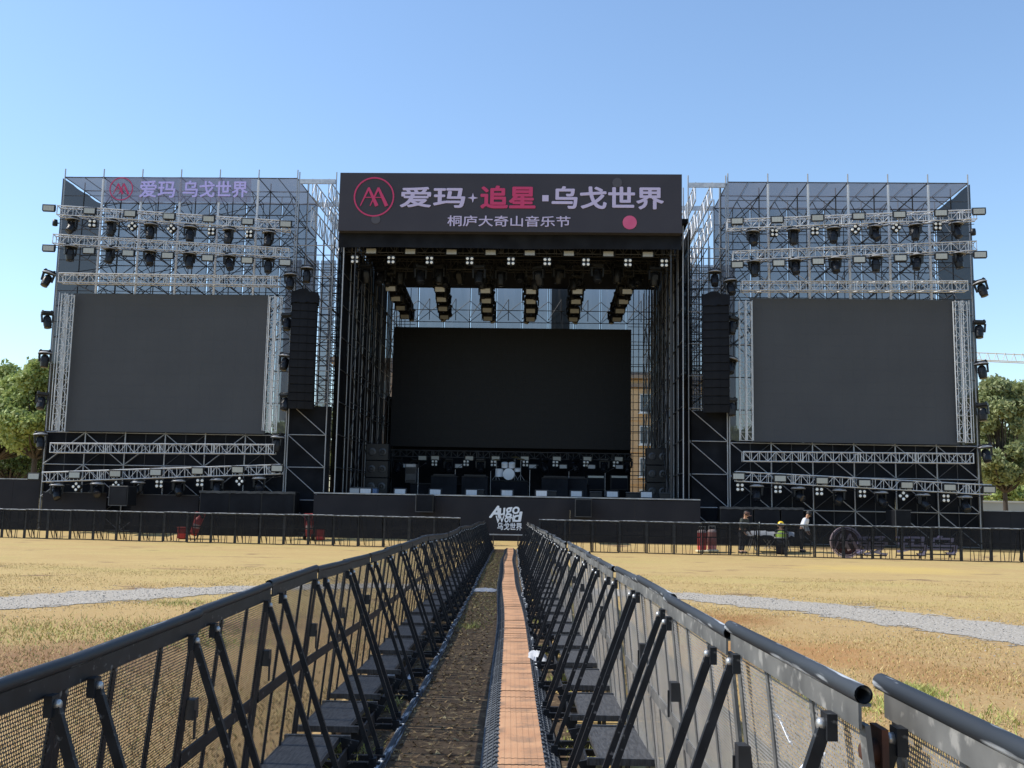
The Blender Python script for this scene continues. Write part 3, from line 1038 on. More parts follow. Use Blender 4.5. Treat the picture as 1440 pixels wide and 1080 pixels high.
# link towers between the wings and the main stage
XTL = P(470, 330, 0)[0]
XTR = P(967.8, 330, 0)[0]
def tower(x0, x1, ztop, label, side, zd):
    s = Scaffold("scaffold_tower", label)
    n = 7
    ys = [1.83 * i for i in range(n)]
    xs = [x0, (x0 + x1) / 2, x1]
    lev = [.4 + .75 * i for i in range(40) if .4 + .75 * i < ztop - 2.6]
    zl = ztop - 2.5
    for i, y in enumerate(ys):
        for j, x in enumerate(xs):
            if j == 1 and i == 0:
                continue
            s.rod("standard", (x, y, 0), (x, y, (ztop + .35) if j != 1 else zl), .032, M_GALV if j != 1 or i % 2 == 0 else M_POLE)
    for y in ys:
        for k, z in enumerate(lev):
            if z < zd and k % 2:
                continue
            if y == 0 and k % 2:
                continue
            s.rod("ledger", (x0, y, z), (x1, y, z), .024, M_GALV if (y == 0 or k % 3 == 0) else M_POLE)
    for i, y in enumerate(ys):                                # a denser grid of thin tubes deep in the tower
        if i % 2:
            for q in (.25, .75):
                s.rod("standard", (lerp(x0, x1, q), y + .3, zd - 1), (lerp(x0, x1, q), y + .3, zl), .022, M_POLE)
    for k, z in enumerate(lev):
        if z > zd:
            s.rod("ledger", (x0, ys[3] + .4, z + .35), (x1, ys[3] + .4, z + .35), .02, M_POLE)
            s.rod("ledger", (x0, ys[5] + .4, z + .2), (x1, ys[5] + .4, z + .2), .02, M_POLE)
    for x in xs:
        for k, z in enumerate(lev[::2]):
            s.rod("transom", (x, 0, z), (x, ys[-1], z), .024, M_POLE)
    lv = lev[::2]
    for k, (z, zz) in enumerate(zip(lv, lv[1:])):
        if zz < zd + .5:
            s.rod("brace", (x0 if side < 0 else x0, -.03, zz), (x1, -.03, z), .022, M_GALV)
        for i, y in enumerate(ys[1:]):
            a, c = (x0, x1) if (i + k) % 2 else (x1, x0)
            s.rod("brace", (a, y, z), (c, y, zz), .020, M_POLE if i % 2 else M_GALV)
    # two lattice girders along the depth and cross beams over the open top
    for zt, zb in ((ztop, ztop - .85), (ztop - 1.35, ztop - 2.3)):
        for q in (.36, .80):
            x = lerp(x0, x1, q if side < 0 else 1 - q)
            for zz in (zt, zb):
                s.rod("girder_chord", (x, 0, zz), (x, ys[-1], zz), .035, M_ALU)
            y = 0
            k = 0
            while y < ys[-1] - .5:
                s.rod("girder_web", (x, y, zt if k % 2 else zb), (x, y + .6, zb if k % 2 else zt), .024, M_ALU)
                s.rod("girder_web", (x, y, zt), (x, y, zb), .022, M_ALU)
                y += .6
                k += 1
    t = s.finish()
    for y, dz in ((0, 0), (3.66, 0), (7.3, -.1)):
        mpart("cross_beam", MB().box(((x0 + x1) / 2, y, ztop - .12 + dz), (x1 - x0 - .08, .09, .22)), M_ALU, t)
    part("drape", net(x0 - .16, x1 + .16, 0, zd, .22, M_CLOTH, .05, 9, 'x', 0, 5), t)
    ua, ub = (402, 474) if side < 0 else (964, 1036)
    xa, xb = P(ua, 400, ys[-1] + .1)[0], P(ub, 400, ys[-1] + .1)[0]
    for i in range(3):
        part("net_sheet", net(lerp(xa, xb, i / 3), lerp(xa, xb, (i + 1) / 3) - .1, zd + .3, ztop - 1.2, ys[-1] + .1, M_NETBLUE, .05, 9, 'x', 0, 6 + i), t)
    return t
ZT_T = P(440, 252, 0)[1]
ZD_T = P(440, 572, 0)[1]
tower(LX[-1] + .10, XTL, ZT_T, "open topped scaffold tower beside the lilac lettered wing", -1, ZD_T)
tower(XTR, RX[0] - .10, P(990, 257, 0)[1], "open topped scaffold tower beside the workers' wing", 1, P(1000, 578, 0)[1])

# ------------------------------------------------------------------ main stage
ZDECK = P(715, 697, -1.6)[1]
SXL, SXR = P(441, 705, -1.6)[0], P(985, 705, -1.6)[0]
st = thing("stage", "dark grey skirted main stage with a deck full of lamps", "stage", ORG, SROT)
mpart("deck", MB().box(((SXL + SXR) / 2, 6.8, ZDECK - .04), (SXR - SXL, 16.7, .08)), M_TYRE, st)
nsk = 6
for i in range(nsk):
    a, c = lerp(SXL, SXR, i / nsk), lerp(SXL, SXR, (i + 1) / nsk)
    mpart("skirt_panel", MB().box(((a + c) / 2, -1.57, (ZDECK - .1) / 2), (c - a - .003, .03, ZDECK - .1)), M_BOARD, st)
mpart("edge_trim", MB().box(((SXL + SXR) / 2, -1.575, ZDECK - .03), (SXR - SXL, .04, .05)), M_GALV, st)

XI_L, XI_R = P(475, 500, -.8)[0], P(963, 500, -.8)[0]
ZCEIL = P(720, 407, 13.3)[1]
rs = Scaffold("stage_roof_scaffold", "black scaffold towers and roof framing of the main stage")
NB = 9
for side, xi in ((-1, XI_L), (1, XI_R)):
    for k in range(NB):
        y = -.6 + 1.83 * k
        for q, m_ in ((0, M_GALV), (.55, M_POLE)):
            rs.rod("standard", (xi + side * -.05 - side * -1 * 0 + (-side) * q, y, 0), (xi + (-side) * q + side * -.05, y, ZCEIL), .028 if q == 0 else .03, m_)
        if side > 0:
            rs.rod("standard", (xi - .25, y + .6, 0), (xi - .25, y + .6, ZCEIL), .03, M_POLE)
    for j in range(9):
        z = .4 + 1.5 * j
        rs.rod("ledger", (xi - side * .1, -.6, z), (xi - side * .1, 14, z), .026, M_POLE)
        rs.rod("ledger", (xi - side * .6, -.6, z), (xi - side * .6, 14, z), .024, M_POLE)
    for k in range(NB - 1):
        for j in range(8):
            y, z = -.6 + 1.83 * k, .4 + 1.5 * j
            a = (y, y + 1.83) if (j + k) % 2 else (y + 1.83, y)
            rs.rod("brace", (xi - side * .62, a[0], z), (xi - side * .62, a[1], z + 1.5), .022, M_POLE)
YB = 14.2
ZB0 = P(900, 527, YB)[1]
nb = 10
bx = [lerp(XI_L, XI_R, i / nb) for i in range(nb + 1)]
for x in bx:
    rs.rod("standard", (x, YB, 0), (x, YB, ZCEIL + 1), .035, M_POLE)
lz = [ZDECK + .3 + 1.3 * j for j in range(9)]
for z in lz:
    for a, c in zip(bx, bx[1:]):
        rs.rod("ledger", (a, YB - .1, z), (c, YB - .1, z), .024, M_POLE)
for z in lz:
    for a, c in zip(bx, bx[1:]):
        if z > P(720, 470, YB)[1]:
            rs.rod("ledger", (a, YB - .7, z + .62), (c, YB - .7, z + .62), .024, M_POLE)
            rs.rod("standard", ((a + c) / 2, YB - .7, z), ((a + c) / 2, YB - .7, z + 1.3), .024, M_POLE)
            rs.rod("brace", (a, YB - .75, z), ((a + c) / 2, YB - .75, z + 1.3), .02, M_POLE)
zt3 = [z for z in lz if z > P(720, 480, YB)[1]]
for a, c in zip(bx, bx[1:]):
    for z in zt3:
        rs.rod("brace", (a, YB - .12, z), (c, YB - .12, z + 1.3), .02, M_POLE)
        rs.rod("brace", (c, YB - .12, z), (a, YB - .12, z + 1.3), .02, M_POLE)
for a, c in ((bx[0], bx[1]), (bx[-2], bx[-1])):              # dense bays beside the screen
    for q in (.2, .4, .6, .8):
        rs.rod("standard", (lerp(a, c, q), YB - 1, 0), (lerp(a, c, q), YB - 1, ZCEIL), .022, M_POLE)
    for j in range(26):
        rs.rod("ledger", (a, YB - 1, ZDECK + .45 * j), (c, YB - 1, ZDECK + .45 * j), .018, M_POLE)
t = rs.finish()
for i, (a, c) in enumerate(zip(bx, bx[1:])):
    part("net_sheet", net(a + .05, c - .05, ZB0 + (.4 if i % 3 else 0), ZCEIL + 1, YB + .1, M_NETBLUE, .06, 9, 'x', 0, 40 + i), t)
part("net_sheet", net(bx[6] + .2, bx[6] + 1.3, ZB0 + 2, ZCEIL + 1, YB - .3, M_NETDARK, .10, 9, 'x', 0, 77), t)
for side, xi in ((-1, XI_L), (1, XI_R)):
    for k in range(NB - 1):
        y = -.6 + 1.83 * k
        part("side_net", net(y + .05, y + 1.78, ZDECK - 1, ZCEIL, xi - side * .02, M_SCRIM, .03, 7, 'y', 0, 60 + k), t)
mpart("roof_canopy", MB().box(((XI_L + XI_R) / 2, 6.2, ZCEIL + .15), (XI_R - XI_L + .3, 14.2, .2)), noisy("black_roof_sheet", (.003, .0036, .006), (.006, .007, .010), 1.5, .9, spec=.15), t)
for side, xi in ((-1, XI_L), (1, XI_R)):
    for k in range(3):
        y = -.2 + 4.75 * k
        part("side_net", net(y, y + 4.66, ZDECK - 1, ZCEIL, xi + side * .32, M_SCRIM, .05, 15, 'y', 0, 160 + k), t)
bl_, br_ = P(549, 630, 12.2)[0], P(889, 630, 12.2)[0]
part("drape", net(bl_ - .3, br_ - .1, ZDECK - .5, P(720, 625, 12.2)[1], 12.2, M_CLOTH, .06, 40, 'x', 0, 91), t)
part("drape", net(bx[0], bx[1] - .35, 0, P(540, 560, YB)[1], YB - .8, M_CLOTH, .05, 9, 'x', 0, 88), t)

# header sign over the stage
def corner(u, v, y):
    x, z = P(u, v, y)
    return x, z
YS = -1.35
(sx0, sz1), (sx1, sz1b), (sx1b, sz0b), (sx0b, sz0) = corner(478, 243, YS), corner(960, 245, YS), corner(958, 327, YS), corner(476, 325, YS)
sx0, sx1, sz1, sz0 = (sx0 + sx0b) / 2, (sx1 + sx1b) / 2, (sz1 + sz1b) / 2, (sz0 + sz0b) / 2
sg = thing("header_sign", "wide charcoal header sign with lilac and magenta lettering above the stage", "sign", ORG, SROT)
mpart("sign_board", MB().box(((sx0 + sx1) / 2, YS + .35, (sz0 + sz1) / 2), (sx1 - sx0, .7, sz1 - sz0)), M_SIGN, sg)
YF = YS - .02
def SP(u, v):
    return P(u, v, YS)
def fit(name, s_, m_, par, u0_, v0_, u1_, v1_, bold, **kw):
    a, c = SP(u0_, v0_), SP(u1_, v1_)
    return text_fit(name, s_, m_, par, a[0], c[0], c[1], a[1], YF, bold, .012, **kw)
fit("lettering", "爱玛", M_LILAC, sg, 563, 263, 654, 292.5, .024)
fit("lettering", "追星", M_PINK, sg, 676, 261, 753, 294, .03)
fit("lettering", "乌戈世界", M_LILAC, sg, 776, 262, 933.5, 295, .026)
fit("lettering", "桐庐大奇山音乐节", M_LILAC, sg, 629.5, 303, 802, 319.5, .010)
def star_dot(par):
    x, z = SP(665, 278.5)
    r, q = .24, .05
    b = MB().poly([(x, z + r), (x + q, z + q), (x + r, z), (x + q, z - q), (x, z - r), (x - q, z - q), (x - r, z), (x - q, z + q)], YF - .01, YF + .01)
    mpart("star_mark", b, M_LILAC, par)
    x, z = SP(767, 279)
    mpart("square_mark", MB().box((x, YF, z), (.29, .02, .29)), M_LILAC, par)
star_dot(sg)

def aa_logo(par, cx, cz, rad, y, m_, th=.02, ring=.045, k_=1.0):
    b = MB()
    n = 48
    vs, fs = [], []
    for i in range(n):
        a = 2 * math.pi * i / n
        for r in (rad, rad * (1 - ring * 1.6)):
            for yy in (y - th / 2, y + th / 2):
                vs.append((cx + r * math.cos(a), yy, cz + r * math.sin(a)))
    for i in range(n):
        p, q = i * 4, ((i + 1) % n) * 4
        fs += [(p, q, q + 2, p + 2), (p + 1, p + 3, q + 3, q + 1), (p, p + 1, q + 1, q), (p + 2, q + 2, q + 3, p + 3)]
    b.add(vs, fs)
    mpart("ring", b, m_, par)
    b = MB()
    R_ = rad * k_
    def stroke(x0, z0, x1, z1, w0, w1, dy):
        d = Vector((x1 - x0, z1 - z0)).normalized()
        nx_, nz_ = -d[1], d[0]
        b.poly([(cx + R_ * (x0 + nx_ * w0), cz + R_ * (z0 + nz_ * w0)), (cx + R_ * (x0 - nx_ * w0), cz + R_ * (z0 - nz_ * w0)),
                (cx + R_ * (x1 - nx_ * w1), cz + R_ * (z1 - nz_ * w1)), (cx + R_ * (x1 + nx_ * w1), cz + R_ * (z1 + nz_ * w1))], y - th / 2 - dy, y + th / 2 - dy)
    for k, off in enumerate((-.24, .24)):
        stroke(off - .42, -.46, off - .02, .46, .022, .055, .001 + .004 * k)
        stroke(off - .04, .46, off + .40, -.46, .055, .09, .002 + .004 * k)
        stroke(off - .22, -.03, off + .20, -.03, .022, .022, .003 + .004 * k)
    mpart("letter_pair", b, m_, par)
lx, lz_ = SP(526, 277)
aa_logo(sg, lx, lz_, SP(554.5, 277)[0] - lx, YF, M_PINK)
def ball(u, v, rpx, m_):
    x, z = SP(u, v)
    r = SP(u + rpx, v)[0] - x
    vs = [(x + r * math.cos(2 * math.pi * i / 24), z + r * math.sin(2 * math.pi * i / 24)) for i in range(24)]
    mpart("dot_mark", MB().poly(vs, YF - .004, YF + .01), m_, sg)
ball(885.5, 313, 10, noisy("pink_dot_print", (.55, .05, .17), (.62, .13, .25), .9))
ball(528.5, 308.5, 6.5, mat("faint_grey_dot_print", (.075, .073, .088), .8))
ball(868, 257, 7, mat("faint_grey_dot_print", (.075, .073, .088), .8))
dr = Scaffold("x", "x").t
bpy.data.objects.remove(dr)
zdr = P(720, 346, YS)[1]
dd = solo("header_drape", MB(), M_CLOTH, "slack black cloth hanging under the header sign", "drape", ORG, SROT)
dd.data = net(sx0 - .05, sx1 + .02, zdr, sz0 + .05, YS + .45, M_CLOTH, .06, 40, 'x', 0, 9)

# lilac letter banner on the wing
bn = thing("letter_banner", "washed out net banner with lilac letters and a magenta ring logo", "banner", ORG, SROT)
yb = -.12
def BP(u, v):
    return P(u, v, yb)
a, c = BP(150, 249), BP(352, 284)
part("banner_net", net(a[0], c[0], c[1], a[1], yb + .03, see_through("violet_grey_net", (.26, .26, .38), (.32, .31, .43), .45), .015, 11), bn)
for s_, u0_, u1_ in (("爱玛", 197, 246), ("乌戈世界", 258, 348)):
    a, c = BP(u0_, 254), BP(u1_, 278)
    text_fit("lettering", s_, M_LILAC2, bn, a[0], c[0], c[1], a[1], yb, .02, .012)
lx, lz_ = BP(170.5, 265.5)
aa_logo(bn, lx, lz_, BP(187, 265)[0] - lx, yb, M_PINK, .02, .05)

# ------------------------------------------------------------------ led screens
def screen(quad, y, name, label, tilemat, nxt, nzt):
    xs = [P(u, v, y) for u, v in quad]
    x0, x1 = (xs[0][0] + xs[3][0]) / 2, (xs[1][0] + xs[2][0]) / 2
    z1, z0 = (xs[0][1] + xs[1][1]) / 2, (xs[2][1] + xs[3][1]) / 2
    t = thing(name, label, "screen", W((x0 + x1) / 2, y, z0), SROT)
    w, h = x1 - x0, z1 - z0
    mpart("back_frame", MB().box((0, .16, h / 2), (w - .05, .12, h - .05)), M_BLACKMET, t)
    b = MB()
    for i in range(nxt):
        for j in range(nzt):
            b.box((-w / 2 + w * (i + .5) / nxt, .05, h * (j + .5) / nzt), (w / nxt - .0015, .1, h / nzt - .0015))
    mpart("tile_panel", b, tilemat, t)
    return t
screen(((103, 413), (381, 415), (372, 608), (90.5, 608)), -.3, "led_screen", "large blank grey side screen on the lilac lettered wing", M_SCREEN, 18, 12)
screen(((1055, 420), (1345, 421), (1347, 624), (1057, 622.5)), -.3, "led_screen", "large blank grey side screen behind the three workers", M_SCREEN, 18, 12)
screen(((553, 461), (887, 462), (888, 630), (549.5, 630)), 11.2, "led_screen", "wide black screen at the back of the main stage", M_LEDBLACK, 27, 14)

# ------------------------------------------------------------------ trusses and lamps
TR = {}
def truss(P1, P2, label, group=None, s=.42, m_=None, up=None, pitch=.36, cable=False, flat=False):
    """box truss from P1 to P2 (world points), four chords and a lacing"""
    m_ = m_ or M_ALU
    P1, P2 = Vector(P1), Vector(P2)
    d = P2 - P1
    L = d.length
    d.normalize()
    up = Vector(up or (0, 0, 1))
    yv = up.cross(d).normalized()
    zv = d.cross(yv)
    rot = Matrix((d, yv, zv)).transposed()
    t = thing("lighting_truss", label, "truss", P1, group=group, rot=rot)
    h = s / 2
    if flat:
        b = MB()
        n = max(2, round(L / pitch))
        for z in (-h, h):
            rod("chord", t, (0, 0, z), (L, 0, z), .030, m_)
            rod("chord", t, (0, .26, z), (L, .26, z), .016, m_)
        for i in range(n + 1):
            x = min(max(i * L / n, .02), L - .02)
            b.tube((x, 0, -h), (x, 0, h), .017, 5, cap=False)
            if i % 3 == 0:
                b.tube((x, 0, h), (x, .26, h), .014, 5, cap=False).tube((x, 0, -h), (x, .26, -h), .014, 5, cap=False)
            if i < n:
                a, c = (-h, h) if i % 2 else (h, -h)
                b.tube((x, 0, a), (x + L / n, 0, c), .017, 5, cap=False)
        mpart("lacing", b, m_, t)
        return t
    for y in (-h, h):
        for z in (-h, h):
            rod("chord", t, (0, y, z), (L, y, z), .026, m_)
    b = MB()
    n = max(2, round(L / pitch))
    st_ = L / n
    for i in range(n + 1):
        x = min(max(i * st_, .02), L - .02)
        wide = i % 7 == 0
        for y in (-h, h):
            b.tube((x, y, -h), (x, y, h), .024 if wide else .016, 5, cap=False)
            if wide and 0 < i < n:
                b.tube((x + .1, y, -h), (x + .1, y, h), .024, 5, cap=False)
        for z in (-h, h):
            b.tube((x, -h, z), (x, h, z), .016, 5, cap=False)
        if i < n:
            a, c = (-h, h) if i % 2 else (h, -h)
            b.tube((x, -h, a), (x + st_, -h, c), .016, 5, cap=False)
            b.tube((x, a, h), (x + st_, c, h), .014, 5, cap=False)
            b.tube((x, a, -h), (x + st_, c, -h), .014, 5, cap=False)
    mpart("lacing", b, m_, t)
    if cable:
        b = MB()
        pts = []
        nk = max(8, int(L / .3))
        for i in range(nk + 1):
            q = i / nk
            pts.append((.05 + (L - .1) * q, h * .6 + .03 * math.sin(i * 1.7), -h - .02 - .13 * abs(math.sin(q * L * 1.45 + label.__len__())) * (1 + .5 * math.sin(i * .37))))
        for a, c in zip(pts, pts[1:]):
            b.tube(a, c, .016, 5, cap=False)
        mpart("cable", b, M_TYRE, t)
    return t

# proto meshes, all hanging from the origin, facing -y
def head_meshes():
    b = MB().bev((0, 0, -.10), (.50, .36, .15), .03).box((-.2, 0, -.01), (.07, .1, .06)).box((.2, 0, -.01), (.07, .1, .06)).box((-.255, 0, -.1), (.02, .2, .1)).box((.255, 0, -.1), (.02, .2, .1))
    base = b.mesh("base", M_LAMPBODY)
    cap = MB().lathe([(.30, -.165), (.33, -.185), (.30, -.13), (.20, -.085)], 16).mesh("rain_cap", M_LAMPTOP)
    b = MB()
    for s in (-1, 1):
        b.poly([(s * .21, -.18), (s * .29, -.18), (s * .27, -.56), (s * .20, -.56)], -.06, .06)
    b.box((0, 0, -.195), (.5, .14, .05))
    yoke = b.mesh("yoke", M_LAMPBODY)
    head = MB().lathe([(.0, .27), (.12, .27), (.17, .20), (.19, .0), (.185, -.18), (.165, -.25), (.17, -.31), (.155, -.315)], 18).box((0, .17, .04), (.2, .05, .2)).box((0, -.17, .04), (.2, .05, .2)).mesh("head", M_LAMPBODY)
    lens = MB().lathe([(.155, -.310), (.12, -.325), (.0, -.332)], 18).mesh("lens", M_LENS)
    return base, cap, yoke, head, lens
HB, HCAP, HY, HH, HL = head_meshes()
MH_N = 0
def moving_head(loc, label, group, rz=0.0, tilt=20, side=None, cap=True, sc=1.0):
    """hanging moving head; side = roll about y for lamps clamped on a post"""
    rot = Matrix.Rotation(rz, 3, 'Z')
    if side:
        rot = rot @ Matrix.Rotation(side, 3, 'Y')
    if sc != 1.0:
        rot = rot @ Matrix.Diagonal((sc, sc, sc))
    t = thing("moving_head", label, "stage light", loc, group=group, rot=rot)
    base = part("base", HB, t)
    if cap:
        part("rain_cap", HCAP, base)
    y = part("yoke", HY, t)
    h = part("head", HH, t, Matrix.Translation((0, 0, -.52)) @ Matrix.Rotation(R(-tilt), 4, 'X') @ Matrix.Rotation(R(random.uniform(-25, 25)), 4, 'Z'))
    part("lens", HL, h)
    return t

FB_ = MB().bev((0, .06, 0), (.54, .13, .31), .015).box((-.29, .06, .02), (.02, .05, .24)).box((.29, .06, .02), (.02, .05, .24)).box((0, .06, .17), (.6, .05, .02)).mesh("housing", M_LAMPBODY)
FP_ = MB().box((0, -.008, 0), (.47, .012, .235)).mesh("lamp_panel", M_PANEL)
FR_ = MB()
for i in range(7):
    FR_.box((-.2 + i * .4 / 6, -.0155, 0), (.008, .003, .225))
FR_ = FR_.mesh("cell_grid", mat("lamp_grid", (.30, .31, .29), .5))
FPW_ = MB().box((0, -.008, 0), (.47, .012, .235)).mesh("lamp_panel", M_PANELW)
def flood(loc, label, group, rz=0.0, tilt=0.0, sc=1.0, roll=0.0):
    rot = Matrix.Rotation(rz, 3, 'Z') @ Matrix.Rotation(R(tilt), 3, 'X') @ Matrix.Rotation(roll, 3, 'Y')
    if sc != 1.0:
        rot = rot @ Matrix.Diagonal((sc, sc, sc))
    t = thing("flood_panel", label, "stage light", loc, group=group, rot=rot)
    part("housing", FB_, t)
    p = part("lamp_panel", FPW_ if "front" in label or "lip" in label or "band" in label else FP_, t)
    part("cell_grid", FR_, p)
    return t

def bl_mesh():
    b = MB().box((0, .05, 0), (.05, .06, .40)).box((0, .05, .2), (.36, .05, .03)).bev((0, .12, 0), (.36, .1, .36), .03)
    return b.mesh("housing", M_LAMPBODY)
BB_ = bl_mesh()
BC_ = MB().lathe([(.085, 0), (.085, .10), (.065, .06), (.0, .05)], 12, Matrix.Rotation(R(90), 3, 'X')).mesh("lamp", M_LAMPBODY)
BD_ = MB().lathe([(.066, .085), (.05, .095), (.0, .10)], 12, Matrix.Rotation(R(90), 3, 'X')).mesh("reflector", M_BULB)
def blinder(loc, label, group, rz=0.0, rx=0.0, roll=0.0, sc=1.0):
    rot = Matrix.Rotation(rz, 3, 'Z') @ Matrix.Rotation(rx, 3, 'X') @ Matrix.Rotation(roll, 3, 'Y')
    if sc != 1.0:
        rot = rot @ Matrix.Diagonal((sc, sc, sc))
    t = thing("blinder_lamp", label, "stage light", loc, group=group, rot=rot)
    part("housing", BB_, t)
    for x in (-.095, .095):
        for z in (-.095, .095):
            l = part("lamp", BC_, t, Matrix.Translation((x, .04, z)))
            part("reflector", BD_, l)
    return t

def S(u, v, y):
    x, z = P(u, v, y)
    return W(x, y, z)

def label_row(kind, i, n, where, wing_):
    """i counted from the outer end"""
    return f"{nth(i + 1)} {kind} from the outer end of {where}, {wing_}"

WL, WR = "lilac lettered wing", "workers' wing"
# lettered wing: upper trusses swing out towards the audience at the outer end
def line_fn(a, b):
    """photo point a at depth ya to b at depth yb: returns world point for a photo column u"""
    (ua, va, ya), (ub, vb, yb_) = a, b
    A, B = S(ua, va, ya), S(ub, vb, yb_)
    def f(u):
        lo, hi = -.6, 1.6
        for _ in range(40):
            mid = (lo + hi) / 2
            p = A.lerp(B, mid) - CAM
            uu = 720 + F * p.dot(rc) / p.dot(fc)
            if (uu < u) == (ub > ua):
                lo = mid
            else:
                hi = mid
        return A.lerp(B, (lo + hi) / 2)
    return A, B, f

def down(p, px):
    """a drop of px photo pixels at the distance of p"""
    return p - Vector((0, 0, px * (p - CAM).dot(fc) / F))

def rig(a, b, wing_, tname, heads, floods, blinds, dh, df, db, outer_first, hang=True, tilt=18, hdy=0.0, capt=True):
    A, B, f = line_fn(a, b)
    truss(A, B, f"pale aluminium {tname}, {wing_}", f"trusses of the {wing_}", cable=bool(heads))
    ang = math.atan2((B - A).y, (B - A).x)
    for lst, kind in ((heads, 0), (floods, 1), (blinds, 2)):
        us = lst if outer_first else lst[::-1]
        for i, u in enumerate(us):
            p = f(u)
            if kind == 0:
                moving_head(down(p, dh) + Vector((0, hdy, 0)), label_row("moving head", i, 0, tname, wing_), f"moving heads on the {wing_}", ang + R(random.uniform(-45, 45)), tilt + random.uniform(-18, 24), cap=capt)
            elif kind == 1:
                flood(down(p, df) - SY * .32, label_row("flood panel", i, 0, tname, wing_), f"flood panels on the {wing_}", ang, random.uniform(-4, 4))
            else:
                blinder(down(p, db) - SY * .1, label_row("four lamp blinder", i, 0, tname, wing_), f"blinders on the {wing_}", ang + R(random.uniform(-15, 15)), 0, R(random.choice([0, 0, 45])))

rig((82, 297, -2.0), (409, 319, -.6), WL, "topmost truss", [103, 158, 213, 268, 323, 379], [73, 130, 186.5, 241, 296.5, 351, 404], [132, 188, 243, 299, 352], 6, -1, 15, True)
rig((76, 337, -1.9), (407, 357, -.6), WL, "second truss", [100, 156, 211, 267, 323, 378], [74, 130, 185, 240, 296, 351, 404], [], 4, 15, 15, True)
rig((85, 391.5, -.75), (393, 396, -.75), WL, "third truss", [], [], [], 0, 0, 0, True)
rig((73, 630, -.7), (387, 632, -.7), WL, "level truss below the screen", [], [], [], 0, 0, 0, True)
rig((62, 671, -1.0), (396, 660, -.8), WL, "sloping bottom truss", [81, 138, 195, 252, 306, 365], [52, 109, 166, 222.5, 281, 337, 392], [110, 166, 226, 283, 339], 7, -1, 15, True, tilt=50)
rig((1022, 317, -.6), (1372, 303, -1.8), WR, "topmost truss", [1058, 1115, 1172, 1229, 1287, 1344], [1035, 1091, 1147.5, 1205, 1262, 1320, 1373], [1088, 1145, 1202, 1259, 1317], 6, -3, 14, False)
rig((1030, 361, -.6), (1372, 347, -1.7), WR, "second truss", [1060, 1117, 1174, 1231, 1289, 1347], [1035, 1093, 1148, 1205.5, 1263, 1320, 1374], [], 4, 14, 15, False)
rig((1042, 403, -.75), (1359, 403, -.75), WR, "third truss", [], [], [], 0, 0, 0, False)
rig((1044, 642, -.7), (1367, 645, -.7), WR, "level truss below the screen", [], [], [], 0, 0, 0, False)
rig((1034, 670, -.8), (1392, 689, -1.0), WR, "sloping bottom truss", [1064, 1122, 1180, 1238, 1297, 1356], [1037, 1095, 1153.5, 1213, 1272, 1332, 1387], [1040, 1093, 1151, 1211, 1269, 1328], 7, 0, 15, False, tilt=50)

# ladders beside the screens
for wing_, prs in ((WL, [((91.5, 413), (77, 606), "outer"), ((101, 415), (87, 607), "screen side outer"), ((383, 417), (376, 606), "screen side inner"), ((392, 417), (385.5, 608), "inner")]),
                   (WR, [((1043.5, 424), (1044, 620), "inner"), ((1052, 424), (1054, 620), "screen side inner"), ((1347, 424), (1348.5, 622), "screen side outer"), ((1357, 424), (1360.5, 623), "outer")])):
    for i, (a, b, w_) in enumerate(prs):
        y = -.42 - .12 * (i % 2)
        (xa, za), (xb, zb) = P(*a, y), P(*b, y)
        x = (xa + xb) / 2
        truss(W(x, y, zb), W(x, y, za), f"upright {w_} ladder truss of the grey screen, {wing_}", f"ladder trusses of the {wing_}", s=.27, up=SX, pitch=.40, flat=True)

# lamps clamped one above another up the wing edges
def column(pts, wing_, where, y, rz, tilt):
    for i, (u, v) in enumerate(pts):
        moving_head(S(u, v - 9, y), f"{nth(i + 1)} moving head from the top of the {where} lamp column, {wing_}", f"lamp columns of the {wing_}", rz + R(random.uniform(-20, 20)), tilt + random.uniform(-10, 15), cap=i % 2 == 0, side=R(random.uniform(-18, 18)))
column([(71, 389), (66.5, 446), (64, 501), (61, 560), (57, 615)], WL, "outer", -.5, R(25), 15)
column([(408, 391), (404, 449), (402.5, 505), (401.5, 561), (391, 619)], WL, "inner", -.6, R(-15), 15)
column([(1376, 402), (1377, 459), (1379, 516), (1380, 575), (1384, 633)], WR, "outer", -.5, R(-25), 15)
column([(1026, 399), (1031, 454), (1029, 510), (1028, 568)], WR, "inner", -.6, R(15), 15)
moving_head(S(432, 373, -.4), "moving head standing clear above the hanging array, " + WL, "lamp columns of the " + WL, R(10), 10)
moving_head(S(1005, 378, -.4), "moving head hung above the hanging array, " + WR, "lamp columns of the " + WR, R(-10), 30)
for u, v, wing_ in ((77.5, 313, WL), (1368.5, 326, WR)):
    t = thing("beam_lamp", f"small beam lamp at the outer post under the topmost truss, {wing_}", "stage light", S(u, v, -.8), SROT)
    mpart("housing", MB().lathe([(.0, .16), (.1, .14), (.12, 0), (.12, -.14), (.1, -.16)], 12), M_LAMPBODY, t)
    mpart("bracket", MB().box((0, .1, 0), (.3, .03, .05)), M_BLACKMET, t)

